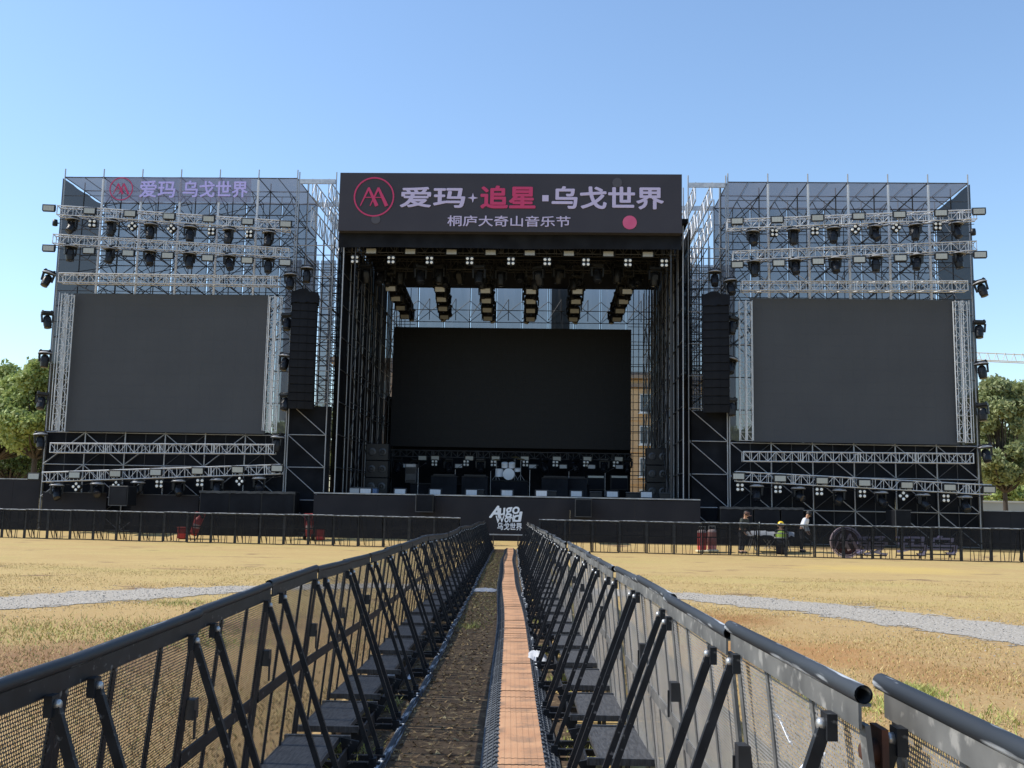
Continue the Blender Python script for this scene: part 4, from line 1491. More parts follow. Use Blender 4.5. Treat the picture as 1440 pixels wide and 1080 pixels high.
# ------------------------------------------------------------------ lamps under the main roof
for v, y, nm in ((351, -.1, "front roof truss"), (374, 2.6, "second roof truss")):
    a, b = P(482, v - 2, y), P(952, v + 4, y)
    truss(W(a[0], y, a[1]), W(b[0], y, a[1]), f"dark {nm} under the stage roof", "trusses under the stage roof", m_=M_BLACKMET, s=.5)
for i, u in enumerate([522, 577, 635, 690, 745, 800, 855.5, 911]):
    flood(S(u, 353 + (u - 522) * .012, -.45), f"{nth(i + 1)} flood panel of the front roof truss from the lilac letters", "flood panels under the stage roof", SROT, -8, .98)
for i, u in enumerate([499, 550, 604, 660.5, 718.5, 769.5, 824, 883, 934]):
    blinder(S(u, 365 + (u - 499) * .012, -.42), f"{nth(i + 1)} four lamp blinder under the front roof truss from the lilac letters", "blinders under the stage roof", SROT, 0, 0, 1.05)
for i, u in enumerate([515, 536, 563, 591, 618, 646, 674, 704, 732, 758, 786, 812, 840, 868, 896, 921]):
    moving_head(S(u, 372 + random.uniform(-2, 4), 1.2 + .9 * (i % 3)), f"{nth(i + 1)} dark moving head below the roof trusses from the lilac letters", "moving heads under the stage roof", R(random.uniform(-40, 40)), random.uniform(-20, 40), cap=False, sc=1.15)
fing = [(548, 384, 575, 438), (619, 385, 627, 442), (683, 387, 687.5, 443), (747.5, 388, 746, 446), (813, 388, 805, 445), (884, 388, 864, 444)]
for i, (u0_, v0_, u1_, v1_) in enumerate(fing):
    y0, y1 = 2.2, 12.4
    xa, za = P(u0_, v0_, y0)
    xb, zb = P(u1_, v1_, y1)
    xm = (xa + xb) / 2
    A, B = W(xa, y0, za), W(xb, y1, za)
    tl = f"{nth(i + 1)} lengthwise roof truss from the lilac letters"
    truss(A + Vector((0, 0, .25)), B + Vector((0, 0, .25)), "black " + tl, "lengthwise roof trusses", m_=M_BLACKMET, s=.5)
    for k in range(4):
        p = A.lerp(B, .10 + .24 * k)
        flood(p - Vector((0, 0, .62)) - SY * .3, f"{nth(k + 1)} flood panel from the front, {tl}", "flood panels on the lengthwise trusses", SROT, 28, 1.0)
    for k in range(8):
        p = A.lerp(B, .06 + .128 * k)
        moving_head(p + SX * (.19 if (k + i) % 2 else -.19) + Vector((0, 0, .2)), f"{nth(k + 1)} moving head from the front, {tl}", "moving heads on the lengthwise trusses", R(random.uniform(-60, 60)), random.uniform(-10, 40), cap=False, sc=.9)

# ------------------------------------------------------------------ hanging line arrays
def line_array(u, v0_, v1_, wpx, label, side):
    y = -.9
    x, z1 = P(u, v0_, y)
    z0 = P(u, v1_, y)[1]
    w = P(u + wpx, v0_, y)[0] - P(u, v0_, y)[0]
    t = thing("line_array", label, "loudspeaker", W(x, y, z1), SROT + side * R(9))
    n = 14
    hh = (z1 - z0) / n
    yy, ang = 0, 0
    for i in range(n):
        ang = R(-3 + 16 * (i / (n - 1)) ** 2)
        rot = Matrix.Rotation(ang, 3, 'X')
        b = MB().bev((0, .3, -hh / 2), (w, .62, hh - .014), .012)
        mm = Matrix.Translation((0, yy, -i * hh)) @ rot.to_4x4()
        o = part("cabinet", b.mesh("cabinet", M_CLOTH), t, mm)
        g = MB()
        for k in range(3):
            g.box((-w * .31 + w * .31 * k, -.014, -hh / 2), (w * .28, .02, hh - .05))
        mpart("grille", g, M_CLOTH, o)
        yy += math.sin(ang) * hh
    b = MB().box((0, .3, .05), (w * .9, .5, .06)).box((0, .3, .2), (.05, .05, .3)).bar((-w * .3, .3, .07), (0, .3, .34), .04, .04).bar((w * .3, .3, .07), (0, .3, .34), .04, .04)
    mpart("hanging_frame", b, M_BLACKMET, t)
    vs, n2 = [], 13
    rg = random.Random(4)
    for j in range(4):
        for i in range(n2):
            q = i / (n2 - 1)
            vs.append((-w * .53 + w * 1.06 * q, -.05 - .04 * (j == 0) + rg.uniform(-.03, .03), [-.35, -.1, .06, .18][j] + (.16 * math.exp(-((q - .45) / .16) ** 2) if j > 1 else 0) + rg.uniform(-.04, .04)))
    cov = MB().add(vs, [(j * n2 + i, j * n2 + i + 1, (j + 1) * n2 + i + 1, (j + 1) * n2 + i) for j in range(3) for i in range(n2 - 1)], True)
    for sx_ in (-1, 1):
        vs = [(sx_ * w * .53, yy_, zz_) for yy_, zz_ in ((-.06, .1), (.64, .1), (.64, -.4), (-.06, -.5))]
        cov.add(vs, [(0, 1, 2, 3)])
    mpart("rain_cover", cov, M_CLOTH, t)
    for sx_ in (-1, 1):
        b = MB().tube((sx_ * w * .28, .3, .05), (sx_ * w * .28, .3, 2.4), .012, 5)
        mpart("chain", b, M_BLACKMET, t)
    return t
line_array(429, 415, 575, 35, "tall black hanging loudspeaker array beside the lilac lettered wing", 1)
line_array(1006.5, 419, 580, 37, "tall black hanging loudspeaker array beside the workers' wing", -1)

# ------------------------------------------------------------------ things on and before the deck
for i, u in enumerate([514, 562.5, 612, 663, 713, 761.5, 810.5, 861, 909]):
    flood(S(u, 691 + (u - 514) * .012, -1.2), f"{nth(i + 1)} flood panel standing along the stage lip from the lilac letters", "flood panels along the stage lip", SROT, -12, 1.0)
a, b = P(545, 637, 10.3), P(888, 640, 10.3)
truss(W(a[0], 10.3, a[1]), W(b[0], 10.3, a[1] - .02), "dark low truss under the wide black screen", "trusses behind the band", m_=M_POLE, s=.36)
for i, u in enumerate([594, 612, 660, 697, 738, 783, 826, 870]):
    flood(S(u, 644 + (u - 594) * .006, 9.8), f"{nth(i + 1)} flood panel on the low truss below the black screen from the lilac letters", "flood panels behind the band", SROT, 4, .9)
for i, u in enumerate([572, 645, 749, 792, 832, 871]):
    flood(S(u, 655 + (u - 594) * .006, 9.6), f"{nth(i + 1)} lower flood panel behind the band from the lilac letters", "lower flood panels behind the band", SROT, 0, .8)
for i, u in enumerate([611, 655.5, 694, 739, 781, 824, 866]):
    blinder(S(u, 651 + (u - 594) * .006, 9.7), f"{nth(i + 1)} four lamp blinder behind the band from the lilac letters", "blinders behind the band", SROT, 0, 0, .95)
for i, u in enumerate([560, 583, 630, 676, 720, 765, 808, 850, 882]):
    moving_head(S(u, 644, 10.0), f"{nth(i + 1)} moving head behind the band from the lilac letters", "moving heads behind the band", R(random.uniform(-40, 40)), 40, cap=False)

def riser(u0_, u1_, vt, y, label, depth=1.8):
    a, b = P(u0_, vt, y), P(u1_, vt, y)
    t = thing("riser", label, "riser", W((a[0] + b[0]) / 2, y, ZDECK), SROT)
    h = a[1] - ZDECK
    w = b[0] - a[0]
    mpart("top_board", MB().bev((0, depth / 2, h - .03), (w, depth, .06), .01), M_TYRE, t)
    mpart("front_cloth", MB().add([(-w / 2 + w * i / 10, .03 + .02 * (i % 2), z) for z in (.0, h - .06) for i in range(11)], [(i, i + 1, i + 12, i + 11) for i in range(10)], True), M_CLOTH, t)
    for x in (-w / 2 + .04, w / 2 - .04):
        mpart("leg", MB().box((x, depth - .05, (h - .06) / 2), (.05, .05, h - .06)), M_BLACKMET, t)
    return t
riser(690, 742, 675, 6.2, "black riser under the white drum kit")
riser(577, 655, 679, 4.5, "wide black riser on the lilac lettered side of the drums")
riser(768, 828, 679, 4.5, "black riser with tables on the far side of the drums")

def drum(t, name, c, r, d, axis, shell=M_WHITE):
    o = mpart(name, MB().lathe([(r, -d / 2), (r * 1.02, -d / 2 + .02), (r, -d / 2 + .03), (r, d / 2 - .03), (r * 1.02, d / 2 - .02), (r, d / 2)], 20, axis, c, True), shell, t)
    mpart("drum_skin", MB().lathe([(r * .96, d / 2 + .001), (r * .9, d / 2 + .008), (0, d / 2 + .01)], 20, axis, c), M_WHITE, o)
x, z = P(714, 675, 6.6)
dk = thing("drum_kit", "white drum kit on its black riser in the middle of the stage", "drum kit", W(x, 6.6, z), SROT)
AX = Matrix.Rotation(R(90), 3, 'X')
drum(dk, "bass_drum", (.05, 0, .30), .30, .4, AX)
for cx_, cz_, rr_ in ((-.18, .78, .16), (.2, .78, .17)):
    drum(dk, "tom", (cx_, .05, cz_), rr_, .24, Matrix.Rotation(R(25), 3, 'X'))
drum(dk, "floor_tom", (-.46, .25, .38), .21, .4, Matrix.Rotation(R(6), 3, 'X'))
drum(dk, "snare_drum", (.48, .3, .55), .18, .15, Matrix.Rotation(R(12), 3, 'X'))
for cx_, cz_ in ((-.62, 1.05), (.66, 1.1), (.35, 1.2)):
    mpart("stand", MB().tube((cx_, .2, 0), (cx_, .2, cz_), .014, 6).tube((cx_, .2, .3), (cx_ - .2, .3, 0), .012, 6).tube((cx_, .2, .3), (cx_ + .2, .1, 0), .012, 6), M_GALV, dk)
    mpart("cymbal", MB().lathe([(.22, 0), (.10, .015), (.03, .04), (.0, .045)], 18, Matrix.Rotation(R(12), 3, 'X'), (cx_, .2, cz_)), mat("cymbal_brass", (.5, .36, .14), .3, .8), dk)

def amp(u, vt, y, w, h, label):
    x, z = P(u, vt, y)
    t = thing("amplifier", label, "amplifier", W(x, y, z - h), SROT)
    mpart("cabinet", MB().bev((0, .2, h / 2), (w, .4, h), .02), M_LAMPBODY, t)
    mpart("grille", MB().box((0, -.008, h * .42), (w * .9, .012, h * .72)), M_CLOTH, t)
    mpart("control_strip", MB().box((0, -.01, h * .88), (w * .86, .014, h * .12)), M_PANEL, t)
def rack(u, v0_, v1_, y, wpx, label):
    x, z1 = P(u, v0_, y)
    z0 = P(u, v1_, y)[1]
    w = P(u + wpx, v0_, y)[0] - x
    t = thing("equipment_rack", label, "rack", W(x, y, z0), SROT)
    h = z1 - z0
    mpart("case", MB().bev((0, .3, h / 2), (w, .6, h), .02), M_POLE, t)
    for i, (zc, hh, m_) in enumerate(((.9, .14, M_GALV), (.62, .3, M_LAMPBODY), (.30, .22, M_POLE), (.1, .1, M_LAMPBODY))):
        mpart("module", MB().box((0, -.012, h * zc), (w * .84, .02, h * hh)), m_, t)
rack(578, 652, 679, 5.5, 16, "pale faced equipment rack on the deck beside the lilac side towers")
for u, w_ in ((838, "nearest the drums"), (871, "nearest the tan building")):
    amp(u, 668, 7.5, .95, .8, "black amplifier cabinet with a pale strip, " + w_)
for i, (u, y) in enumerate(((530, 3.0), (925, 3.0))):
    x, z = P(u, 650, y)
    t = thing("side_fill", "dark stack of round faced loudspeakers by the " + ("lilac lettered side" if i == 0 else "workers' side") + " towers of the deck", "loudspeaker", W(x, y, ZDECK), SROT)
    for k in range(3):
        o = mpart("cabinet", MB().bev((0, .35, .42 + .84 * k), (1.1, .7, .82), .02), M_LAMPBODY, t)
        for sx_ in (-.26, .26):
            mpart("driver", MB().lathe([(.2, 0), (.19, .02), (.08, -.01), (0, .01)], 14, AX, (sx_, -.0, .42 + .84 * k)), M_POLE, o)
for i, (u, y) in enumerate(((668, 4.0), (807, 4.2), (780, 3.9), (625, 4.1))):
    x, z = P(u, 680, y)
    t = thing("keyboard_table", f"{nth(i + 1)} black draped music table on the deck", "table", W(x, y, ZDECK), SROT)
    mpart("table_top", MB().bev((0, 0, 1.0), (1.3, .6, .05), .01), M_TYRE, t)
    mpart("cloth", MB().add([(-.64 + 1.28 * i_ / 8, -.29 + .02 * (i_ % 2), zz) for zz in (.05, .98) for i_ in range(9)], [(i_, i_ + 1, i_ + 10, i_ + 9) for i_ in range(8)], True), M_CLOTH, t)
    mpart("keyboard", MB().bev((0, 0, 1.07), (1.1, .32, .08), .01), M_LAMPBODY, t)
for i, u in enumerate((588, 640, 690, 745, 800, 851)):
    x, z = P(u, 670, 3.0 + (i % 3))
    t = thing("microphone_stand", f"{nth(i + 1)} thin microphone stand on the deck from the lilac letters", "microphone stand", W(x, 3.0 + (i % 3), ZDECK), SROT)
    mpart("pole", MB().tube((0, 0, .02), (0, 0, 1.35), .014, 6), M_GALV, t)
    mpart("base", MB().lathe([(.15, 0), (.15, .02), (.03, .04)], 12), M_TYRE, t)
    mpart("boom", MB().tube((0, 0, 1.35), (.35, -.3, 1.55), .011, 6).tube((.35, -.3, 1.55), (.42, -.36, 1.57), .028, 8), M_BLACKMET, t)
for i, (u, lab) in enumerate(((500, "grey covered"), (518, "blue sided"), (672, "black"), (770, "black flat"), (838, "low black"), (893, "dark flat"), (936, "small black"))):
    x, z = P(u, 690, -.2)
    t = thing("equipment_case", f"{lab} case lying on the stage lip, {nth(i + 1)} from the lilac letters", "case", W(x, -.2, ZDECK), SROT)
    mpart("body", MB().bev((0, .2, .12), (.8 if i % 2 else .55, .45, .24), .02), mat("blue_case", (.08, .13, .24), .5) if i == 1 else (M_GALV if i == 0 else M_LAMPBODY), t)
    mpart("lid", MB().bev((0, .2, .265), (.82 if i % 2 else .57, .47, .05), .015), M_POLE, t)

def speaker(u0_, u1_, v0_, v1_, y, label, rz=0.0, grey=False):
    a, b = P(u0_, v0_, y), P(u1_, v1_, y)
    w, h = b[0] - a[0], a[1] - b[1]
    t = thing("monitor_speaker", label, "loudspeaker", W((a[0] + b[0]) / 2, y, b[1]), SROT + rz)
    mpart("cabinet", MB().bev((0, .35, h / 2), (w, .7, h), .03), M_LAMPBODY, t)
    mpart("grille", MB().box((0, -.008, h / 2), (w * .9, .02, h * .92)), M_CLOTH, t)
    mpart("edge_frame", MB().box((-w / 2, -.012, h / 2), (.03, .03, h)).box((0, -.012, h), (w, .03, .03)).box((0, -.012, 0), (w, .03, .03)), M_POLE, t)
speaker(585, 609, 695.5, 720, -2.35, "front fill loudspeaker before the skirt near the lilac lettered wing")
speaker(809, 832, 702, 727, -2.35, "front fill loudspeaker before the skirt near the white letter sign's far side")
speaker(153, 180, 683, 711, -1.9, "single tall loudspeaker before the lilac lettered wing", R(-12))
speaker(1257, 1284, 717, 742, -1.9, "single tall loudspeaker with a grey side behind the loose letters", R(18))
def sub_stack(us, v0_, v1_, y, where):
    for i, (ua, ub) in enumerate(zip(us, us[1:])):
        a, b = P(ua, v0_ + (ua - us[0]) * .012, y), P(ub, v1_, y)
        w, h = b[0] - a[0] - .02, a[1]
        t = thing("bass_speaker", f"{nth(i + 1)} black bass loudspeaker from the outer end of the row {where}", "loudspeaker", W((a[0] + b[0]) / 2, y, 0), SROT, group=f"bass loudspeakers {where}")
        mpart("cabinet", MB().bev((0, .45, h / 4), (w, .9, h / 2 - .01), .03).bev((0, .45, h * .75), (w, .9, h / 2 - .01), .03), M_LAMPBODY, t)
        for k in range(2):
            mpart("grille", MB().box((0, -.01, h / 4 + h / 2 * k), (w * .92, .02, h / 2 * .85)), M_CLOTH, t)
        b_ = MB()
        vs = [(-w / 2 - .02 + (w + .04) * q / 8, yy, h + .02 + .015 * math.sin(q * 2.1)) for yy in (-.05, .92) for q in range(9)]
        b_.add(vs, [(q, q + 1, q + 10, q + 9) for q in range(8)], True)
        vs = [(-w / 2 - .02 + (w + .04) * q / 8, -.05, zz + .015 * math.sin(q * 2.1)) for zz in (h - .08, h + .02) for q in range(9)]
        b_.add(vs, [(q, q + 1, q + 10, q + 9) for q in range(8)], True)
        mpart("rain_cover", b_, M_POLE, t)
sub_stack([281, 322, 367, 413], 690.5, 745, -1.4, "under the lilac lettered wing")
sub_stack([1012, 1060, 1098, 1131], 713, 760, -1.4, "behind the workers")

# white cut-out letters at the head of the ramp
x0, z1 = P(687, 711, -3.2)
x1, z0 = P(736, 749, -3.2)
aw = thing("letter_sign", "dark sign with white slanting letters at the head of the cable ramp", "sign", W((x0 + x1) / 2, -3.2, 0), SROT)
w, h = x1 - x0, z1 - z0
mpart("back_board", MB().poly([(-w * .47, z0 - .02), (w * .48, z0 - .02), (w * .5, z0 + h * .55), (w * .36, z1 + .02), (-w * .25, z1 + .02), (-w * .5, z0 + h * .7)], 0, .06), M_BOARD, aw)
mpart("post", MB().box((-w * .35, .09, z0 / 2), (.05, .05, z0 + .3)).box((w * .35, .09, z0 / 2), (.05, .05, z0 + .3)), M_BLACKMET, aw)
def AL(s_, u0_, u1_, v0_, v1_, bold, shear=0, rot=0, name="lettering"):
    a, b = P(u0_, v0_, -3.2), P(u1_, v1_, -3.2)
    c = (x0 + x1) / 2
    return text_fit(name, s_, M_WHITE, aw, a[0] - c, b[0] - c, b[1], a[1], -.012, bold, .012, shear, rot)
AL("A", 688, 704, 711, 728.5, .03, .3)
AL("ugo", 702, 731, 713, 728.5, .022, .15, R(-6))
AL("Worl", 697.5, 723, 724, 735, .022, .15, R(-5))
AL("d", 720, 735, 719.5, 734, .03, .15, R(-4))
AL("乌戈世界", 699.5, 734, 734.5, 746, .018)
mpart("sill", MB().box((0, -.02, z0 - .10), (w * 1.2, .08, .05)), M_GALV, aw)

# ------------------------------------------------------------------ hoardings and the yard behind
def hoarding(u0_, u1_, vt0, vt1, y, label):
    a, b = P(u0_, vt0, y), P(u1_, vt1, y)
    t = thing("hoarding", label, "hoarding", W(a[0], y, 0), SROT)
    w, h = b[0] - a[0], (a[1] + b[1]) / 2
    n = max(2, round(w / 1.22))
    for i in range(n):
        mpart("board_panel", MB().box((w * (i + .5) / n, 0, h / 2), (w / n - .008, .03, h)), M_BOARD, t)
    mpart("top_rail", MB().box((w / 2, -.01, h + .02), (w, .06, .04)), M_GALV, t)
hoarding(-130, 57, 671, 675, .6, "black board hoarding under the tree beyond the lilac lettered wing")
hoarding(1381, 1580, 719, 722, .6, "black board hoarding before the white yard machinery")
for x0_, x1_, v_, nm in ((P(60, 700, -.5)[0], P(150, 700, -.5)[0], 693, "low"), (P(185, 700, -.5)[0], P(280, 700, -.5)[0], 694, "long low")):
    t = thing("plinth", f"{nm} black boarded plinth at the foot of the lilac lettered wing", "plinth", W(x0_, -.5, 0), SROT)
    h = P(100, v_, -.5)[1]
    mpart("front_board", MB().box(((x1_ - x0_) / 2, 0, h / 2), (x1_ - x0_, .05, h)), M_BOARD, t)
    mpart("top_rail", MB().box(((x1_ - x0_) / 2, 0, h + .02), (x1_ - x0_, .06, .03)), M_POLE, t)

def leafy(name, label, cat, base, height, rad, seed, cols, trunk_h=.38, nleaf=14000, group=None, lean=(0, 0), leafs=.15):
    rg = np.random.default_rng(seed)
    t = thing(name, label, cat, base, group=group)
    b = MB()
    fork = Vector((lean[0] * .4, lean[1] * .4, height * trunk_h))
    b.tube((0, 0, -.2), fork * .5, rad * .085, 9, rad * .07).tube(fork * .5, fork, rad * .07, 9, rad * .055)
    lobes = []
    nl = 58
    for i in range(nl):
        a = 2 * math.pi * i / nl * 2.4 + rg.uniform(-.3, .3)
        q = math.sqrt(rg.uniform(.0, .85))
        zz = height * rg.uniform(trunk_h + .08, .90)
        rr = rad * q * (1.15 - .75 * abs((zz / height - .58) / .42))
        c = Vector((math.cos(a) * rr + lean[0], math.sin(a) * rr + lean[1], zz))
        lobes.append((c, rad * rg.uniform(.13, .30)))
        m_ = fork.lerp(c, .55) + Vector((0, 0, -.25))
        b.tube(fork, m_, rad * .030, 7, rad * .018).tube(m_, c, rad * .018, 6, rad * .006)
    mpart("trunk", b, noisy("tree_bark", (.085, .065, .05), (.045, .036, .03), 4.0, .9, stretch=(1, 1, .2), bump=.6), t)
    per = nleaf // nl
    cs = []
    for c, r in lobes:
        k = max(8, int(per * (r / (rad * .22)) ** 2))
        v = rg.normal(0, 1, (k, 3))
        v /= np.linalg.norm(v, axis=1)[:, None]
        rr = r * rg.uniform(.2, 1.25, k) ** .7
        v *= rr[:, None] * np.array([1, 1, .78])
        keep = rg.random(k) < .5 + .5 * np.sin(v[:, 0] * 3 / rad * 3 + c.x) * np.cos(v[:, 2] * 9 / rad + c.z)
        cs.append((v + rg.normal(0, rad * .05, v.shape))[keep | (rg.random(k) < .5)] + np.array(c))
    C = np.concatenate(cs)
    n = len(C)
    a = rg.normal(0, 1, (n, 3)); a /= np.linalg.norm(a, axis=1)[:, None]
    d_ = rg.normal(0, 1, (n, 3)); d_ -= (d_ * a).sum(1)[:, None] * a; d_ /= np.linalg.norm(d_, axis=1)[:, None]
    s = leafs * rg.uniform(.6, 1.3, n)[:, None]
    q = np.stack([C - a * s, C + d_ * s * .55, C + a * s, C - d_ * s * .55], 1).reshape(-1, 3)
    me = bpy.data.meshes.new("crown")
    me.vertices.add(4 * n)
    me.vertices.foreach_set("co", q.ravel().astype(np.float32))
    me.loops.add(4 * n)
    me.loops.foreach_set("vertex_index", np.arange(4 * n, dtype=np.int32))
    me.polygons.add(n)
    me.polygons.foreach_set("loop_start", np.arange(0, 4 * n, 4, dtype=np.int32))
    me.polygons.foreach_set("loop_total", np.full(n, 4, dtype=np.int32))
    me.update(calc_edges=True)
    key = "leaves_%d" % (hash(tuple(cols)) % 9999)
    if key not in MATS:
        mt = mat(key, cols[0], .6, 0, .3)
        nt = mt.node_tree
        g = N(nt, "ShaderNodeNewGeometry")
        cr = N(nt, "ShaderNodeValToRGB")
        while len(cr.color_ramp.elements) < len(cols):
            cr.color_ramp.elements.new(.5)
        for i, c in enumerate(cols):
            cr.color_ramp.elements[i].position = i / (len(cols) - 1)
            cr.color_ramp.elements[i].color = (*c, 1)
        nt.links.new(g.outputs["Random Per Island"], cr.inputs[0])
        nt.links.new(cr.outputs[0], nt.nodes["Principled BSDF"].inputs["Base Color"])
        tl = N(nt, "ShaderNodeBsdfTranslucent")
        nt.links.new(cr.outputs[0], tl.inputs[0])
        ms = N(nt, "ShaderNodeMixShader")
        ms.inputs[0].default_value = .3
        nt.links.new(nt.nodes["Principled BSDF"].outputs[0], ms.inputs[1])
        nt.links.new(tl.outputs[0], ms.inputs[2])
        nt.links.new(ms.outputs[0], nt.nodes["Material Output"].inputs[0])
    me.materials.append(MATS[key])
    part("crown", me, t)
    return t
LG = [(.29, .37, .11), (.39, .46, .16), (.20, .28, .085), (.48, .52, .23), (.34, .41, .14)]
LG2 = [(.25, .30, .13), (.36, .40, .19), (.18, .23, .095), (.43, .45, .25), (.30, .35, .16)]
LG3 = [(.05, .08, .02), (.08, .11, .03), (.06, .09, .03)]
def tree_at(u, vb, vt, Y, rpx, label, seed, cols, **kw):
    p, q = AT(u, 735, Y), AT(u, vt, Y)
    leafy("broadleaf_tree", label, "tree", (p.x, Y, 0), q.z, rpx * Y / F, seed, cols, **kw)
tree_at(42, 700, 490, 66, 64, "yellow green leafy tree beside the lilac lettered wing", 11, LG, nleaf=60000)
tree_at(-12, 700, 497, 70, 55, "taller yellow green tree at the picture's edge behind the hoarding", 12, LG, nleaf=36000)
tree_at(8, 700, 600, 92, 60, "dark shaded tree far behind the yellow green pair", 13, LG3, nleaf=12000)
tree_at(1415, 720, 522, 66, 52, "dull green tree with a forked dark trunk beside the workers' wing", 14, LG2, nleaf=50000, trunk_h=.30)
tree_at(1470, 720, 512, 74, 52, "taller dull green tree behind the forked one", 15, LG2, nleaf=36000)
tree_at(1382, 720, 545, 84, 40, "small dull green tree peeping from behind the workers' wing", 16, LG2, nleaf=9000)
tree_at(405, 720, 575, 80, 36, "sunlit green tree seen through the scaffold behind the lilac lettered side", 17, LG, nleaf=7000)
tree_at(455, 720, 560, 86, 36, "second green tree seen through the scaffold behind the open tower", 18, LG, nleaf=7000)
tree_at(1040, 720, 585, 84, 36, "dull green tree seen through the scaffold behind the workers' side", 19, LG2, nleaf=7000)
for i, (u, vt, Y, r) in enumerate(((-60, 640, 150, 55), (30, 650, 160, 50), (1395, 655, 150, 45), (1450, 650, 150, 45))):
    tree_at(u, 720, vt, Y, r, ["far pale tree on the park's edge by the frame", "far pale tree glimpsed between the shaded trunks", "far tree glimpsed behind the forked trunk", "far tree behind the white machinery"][i], 30 + i, LG, nleaf=6000, leafs=.4)

# tan building behind the stage
bA, bB = AT(884, 540, 92), AT(990, 540, 92)
tb = thing("apartment_building", "tan apartment building glimpsed between the black screen and the side towers", "building", (bA.x, 92, 0))
bw, bh = bB.x - bA.x, AT(900, 533, 92).z
M_TAN = noisy("tan_render", (.52, .36, .20), (.46, .31, .17), .6, .8)
mpart("wall", MB().box((bw / 2, 4, bh / 2), (bw, 8, bh)), M_TAN, tb)
mpart("roof", MB().box((bw / 2, 3.9, bh + .25), (bw + .8, 9, .5)).box((bw / 2, -.1, bh - .6), (bw + .2, .3, .3)), noisy("roof_trim", (.22, .17, .13), (.3, .22, .15), 1.0), tb)
M_GLASS = mat("window_glass", (.10, .13, .15), .12)
for j in range(5):
    zc = bh - 2.2 - 2.85 * j
    for i in range(3):
        xc = 1.75 + 2.4 * i
        fr = mpart("window", MB().box((xc, -.02, zc), (1.5, .08, 1.7)), mat("window_frame_white", (.62, .63, .62), .5), tb)
        mpart("pane", MB().box((xc - .36, -.065, zc), (.62, .02, 1.5)).box((xc + .36, -.065, zc), (.62, .02, 1.5)), M_GLASS, fr)
        mpart("sill", MB().box((xc, -.14, zc - .92), (1.8, .24, .1)), mat("window_frame_white", (.62, .63, .62), .5), fr)
    mpart("floor_band", MB().box((bw / 2, -.04, zc - 1.45), (bw, .1, .22)), M_TAN, tb)
bA, bB = AT(470, 540, 95), AT(548, 540, 95)
tb = thing("apartment_building", "brown apartment building glimpsed between the lilac side towers and the black screen", "building", (bA.x, 95, 0))
bw, bh = bB.x - bA.x, AT(545, 512, 95).z
mpart("wall", MB().box((bw / 2, 4, bh / 2), (bw, 8, bh)), noisy("brown_render", (.24, .15, .09), (.2, .12, .07), .6, .8), tb)
mpart("roof", MB().box((bw / 2, 3.9, bh + .25), (bw + .8, 9, .5)), MATS["roof_trim"], tb)
for j in range(3):
    fr = mpart("window", MB().box((bw - 1.0, -.02, bh - 2.4 - 3.2 * j), (1.4, .08, 1.6)), MATS["window_frame_white"], tb)
    mpart("pane", MB().box((bw - 1.0, -.065, bh - 2.4 - 3.2 * j), (1.2, .02, 1.4)), M_GLASS, fr)

# yard on the workers' side: grey wall, white machine, site fence, crane
a, b = AT(1372, 706, 75), AT(1560, 706, 75)
yw = thing("yard_wall", "pale grey yard wall behind the forked tree", "wall", (a.x, 75, 0))
mpart("wall_face", MB().box(((b.x - a.x) / 2, 0, a.z / 2), (b.x - a.x, .25, a.z)), noisy("pale_render", (.40, .42, .42), (.34, .36, .36), .8, .8), yw)
mpart("coping", MB().box(((b.x - a.x) / 2, 0, a.z + .06), (b.x - a.x, .4, .12)), mat("coping_stone", (.6, .6, .58), .8), yw)
p = AT(1436, 702, 77)
ex = thing("site_machine", "white site machine with a mast standing behind the grey yard wall", "machine", (p.x, 77, 0))
mpart("body", MB().bev((0, 0, 1.5), (2.6, 1.6, 1.4), .1).bev((-2.3, 0, 1.9), (1.6, 1.2, .6), .1), mat("machine_white", (.72, .71, .68), .5), ex)
mpart("mast", MB().box((.1, -.7, 3.0), (.22, .22, 3.6)).box((1.5, -.7, 3.0), (.22, .22, 3.6)).box((.8, -.7, 4.7), (1.6, .2, .22)).bar((.1, -.7, 3.4), (1.5, -.7, 2.0), .14, .14), MATS["machine_white"], ex)
for x in (-.9, .9):
    mpart("wheel", MB().lathe([(.5, -.15), (.55, -.1), (.55, .1), (.5, .15)], 16, AX, (x, -.85, .55)), M_TYRE, ex)
p = AT(1372, 505, 210)
q = AT(1500, 513, 210)
cr_ = thing("tower_crane", "distant tower crane with a pale jib crossing above the trees", "crane", (q.x, 210, 0))
jb = MB()
jz, jx = p.z, p.x - q.x - 2
for zz, yy in ((0, -.8), (0, .8), (1.6, 0)):
    jb.tube((jx, yy, jz + zz - .2), (6, yy, jz + zz - .9), .10, 5)
k = 0
x = jx
while x < 5:
    jb.tube((x, -.8, jz - .2), (x + .9, 0, jz + 1.4), .06, 4).tube((x + .9, 0, jz + 1.4), (x + 1.8, .8, jz - .2), .06, 4)
    x += 1.8
M_CRANE = mat("crane_cream", (.62, .55, .45), .5)
mpart("jib", jb, M_CRANE, cr_)
mb_ = MB()
for sx_ in (-.9, .9):
    for sy_ in (-.9, .9):
        mb_.tube((sx_, sy_, 0), (sx_, sy_, jz), .12, 5)
for k in range(int(jz / 1.8)):
    for sy_ in (-.9, .9):
        mb_.tube((-.9, sy_, k * 1.8), (.9, sy_, k * 1.8 + 1.8), .06, 4)
mpart("mast", mb_, M_CRANE, cr_)
p = AT(12, 666, 88)
cv = thing("parked_car", "pale car roof showing behind the black hoarding under the trees", "car", (p.x, 88, 0))
mpart("body", MB().bev((0, 0, .62), (1.75, 4.3, .75), .12).poly([(-.82, .98), (.82, .98), (.66, 1.55), (-.66, 1.55)], -1.3, 1.2), mat("car_silver", (.6, .62, .64), .3, .4), cv)
cv.rotation_euler.z = R(80)
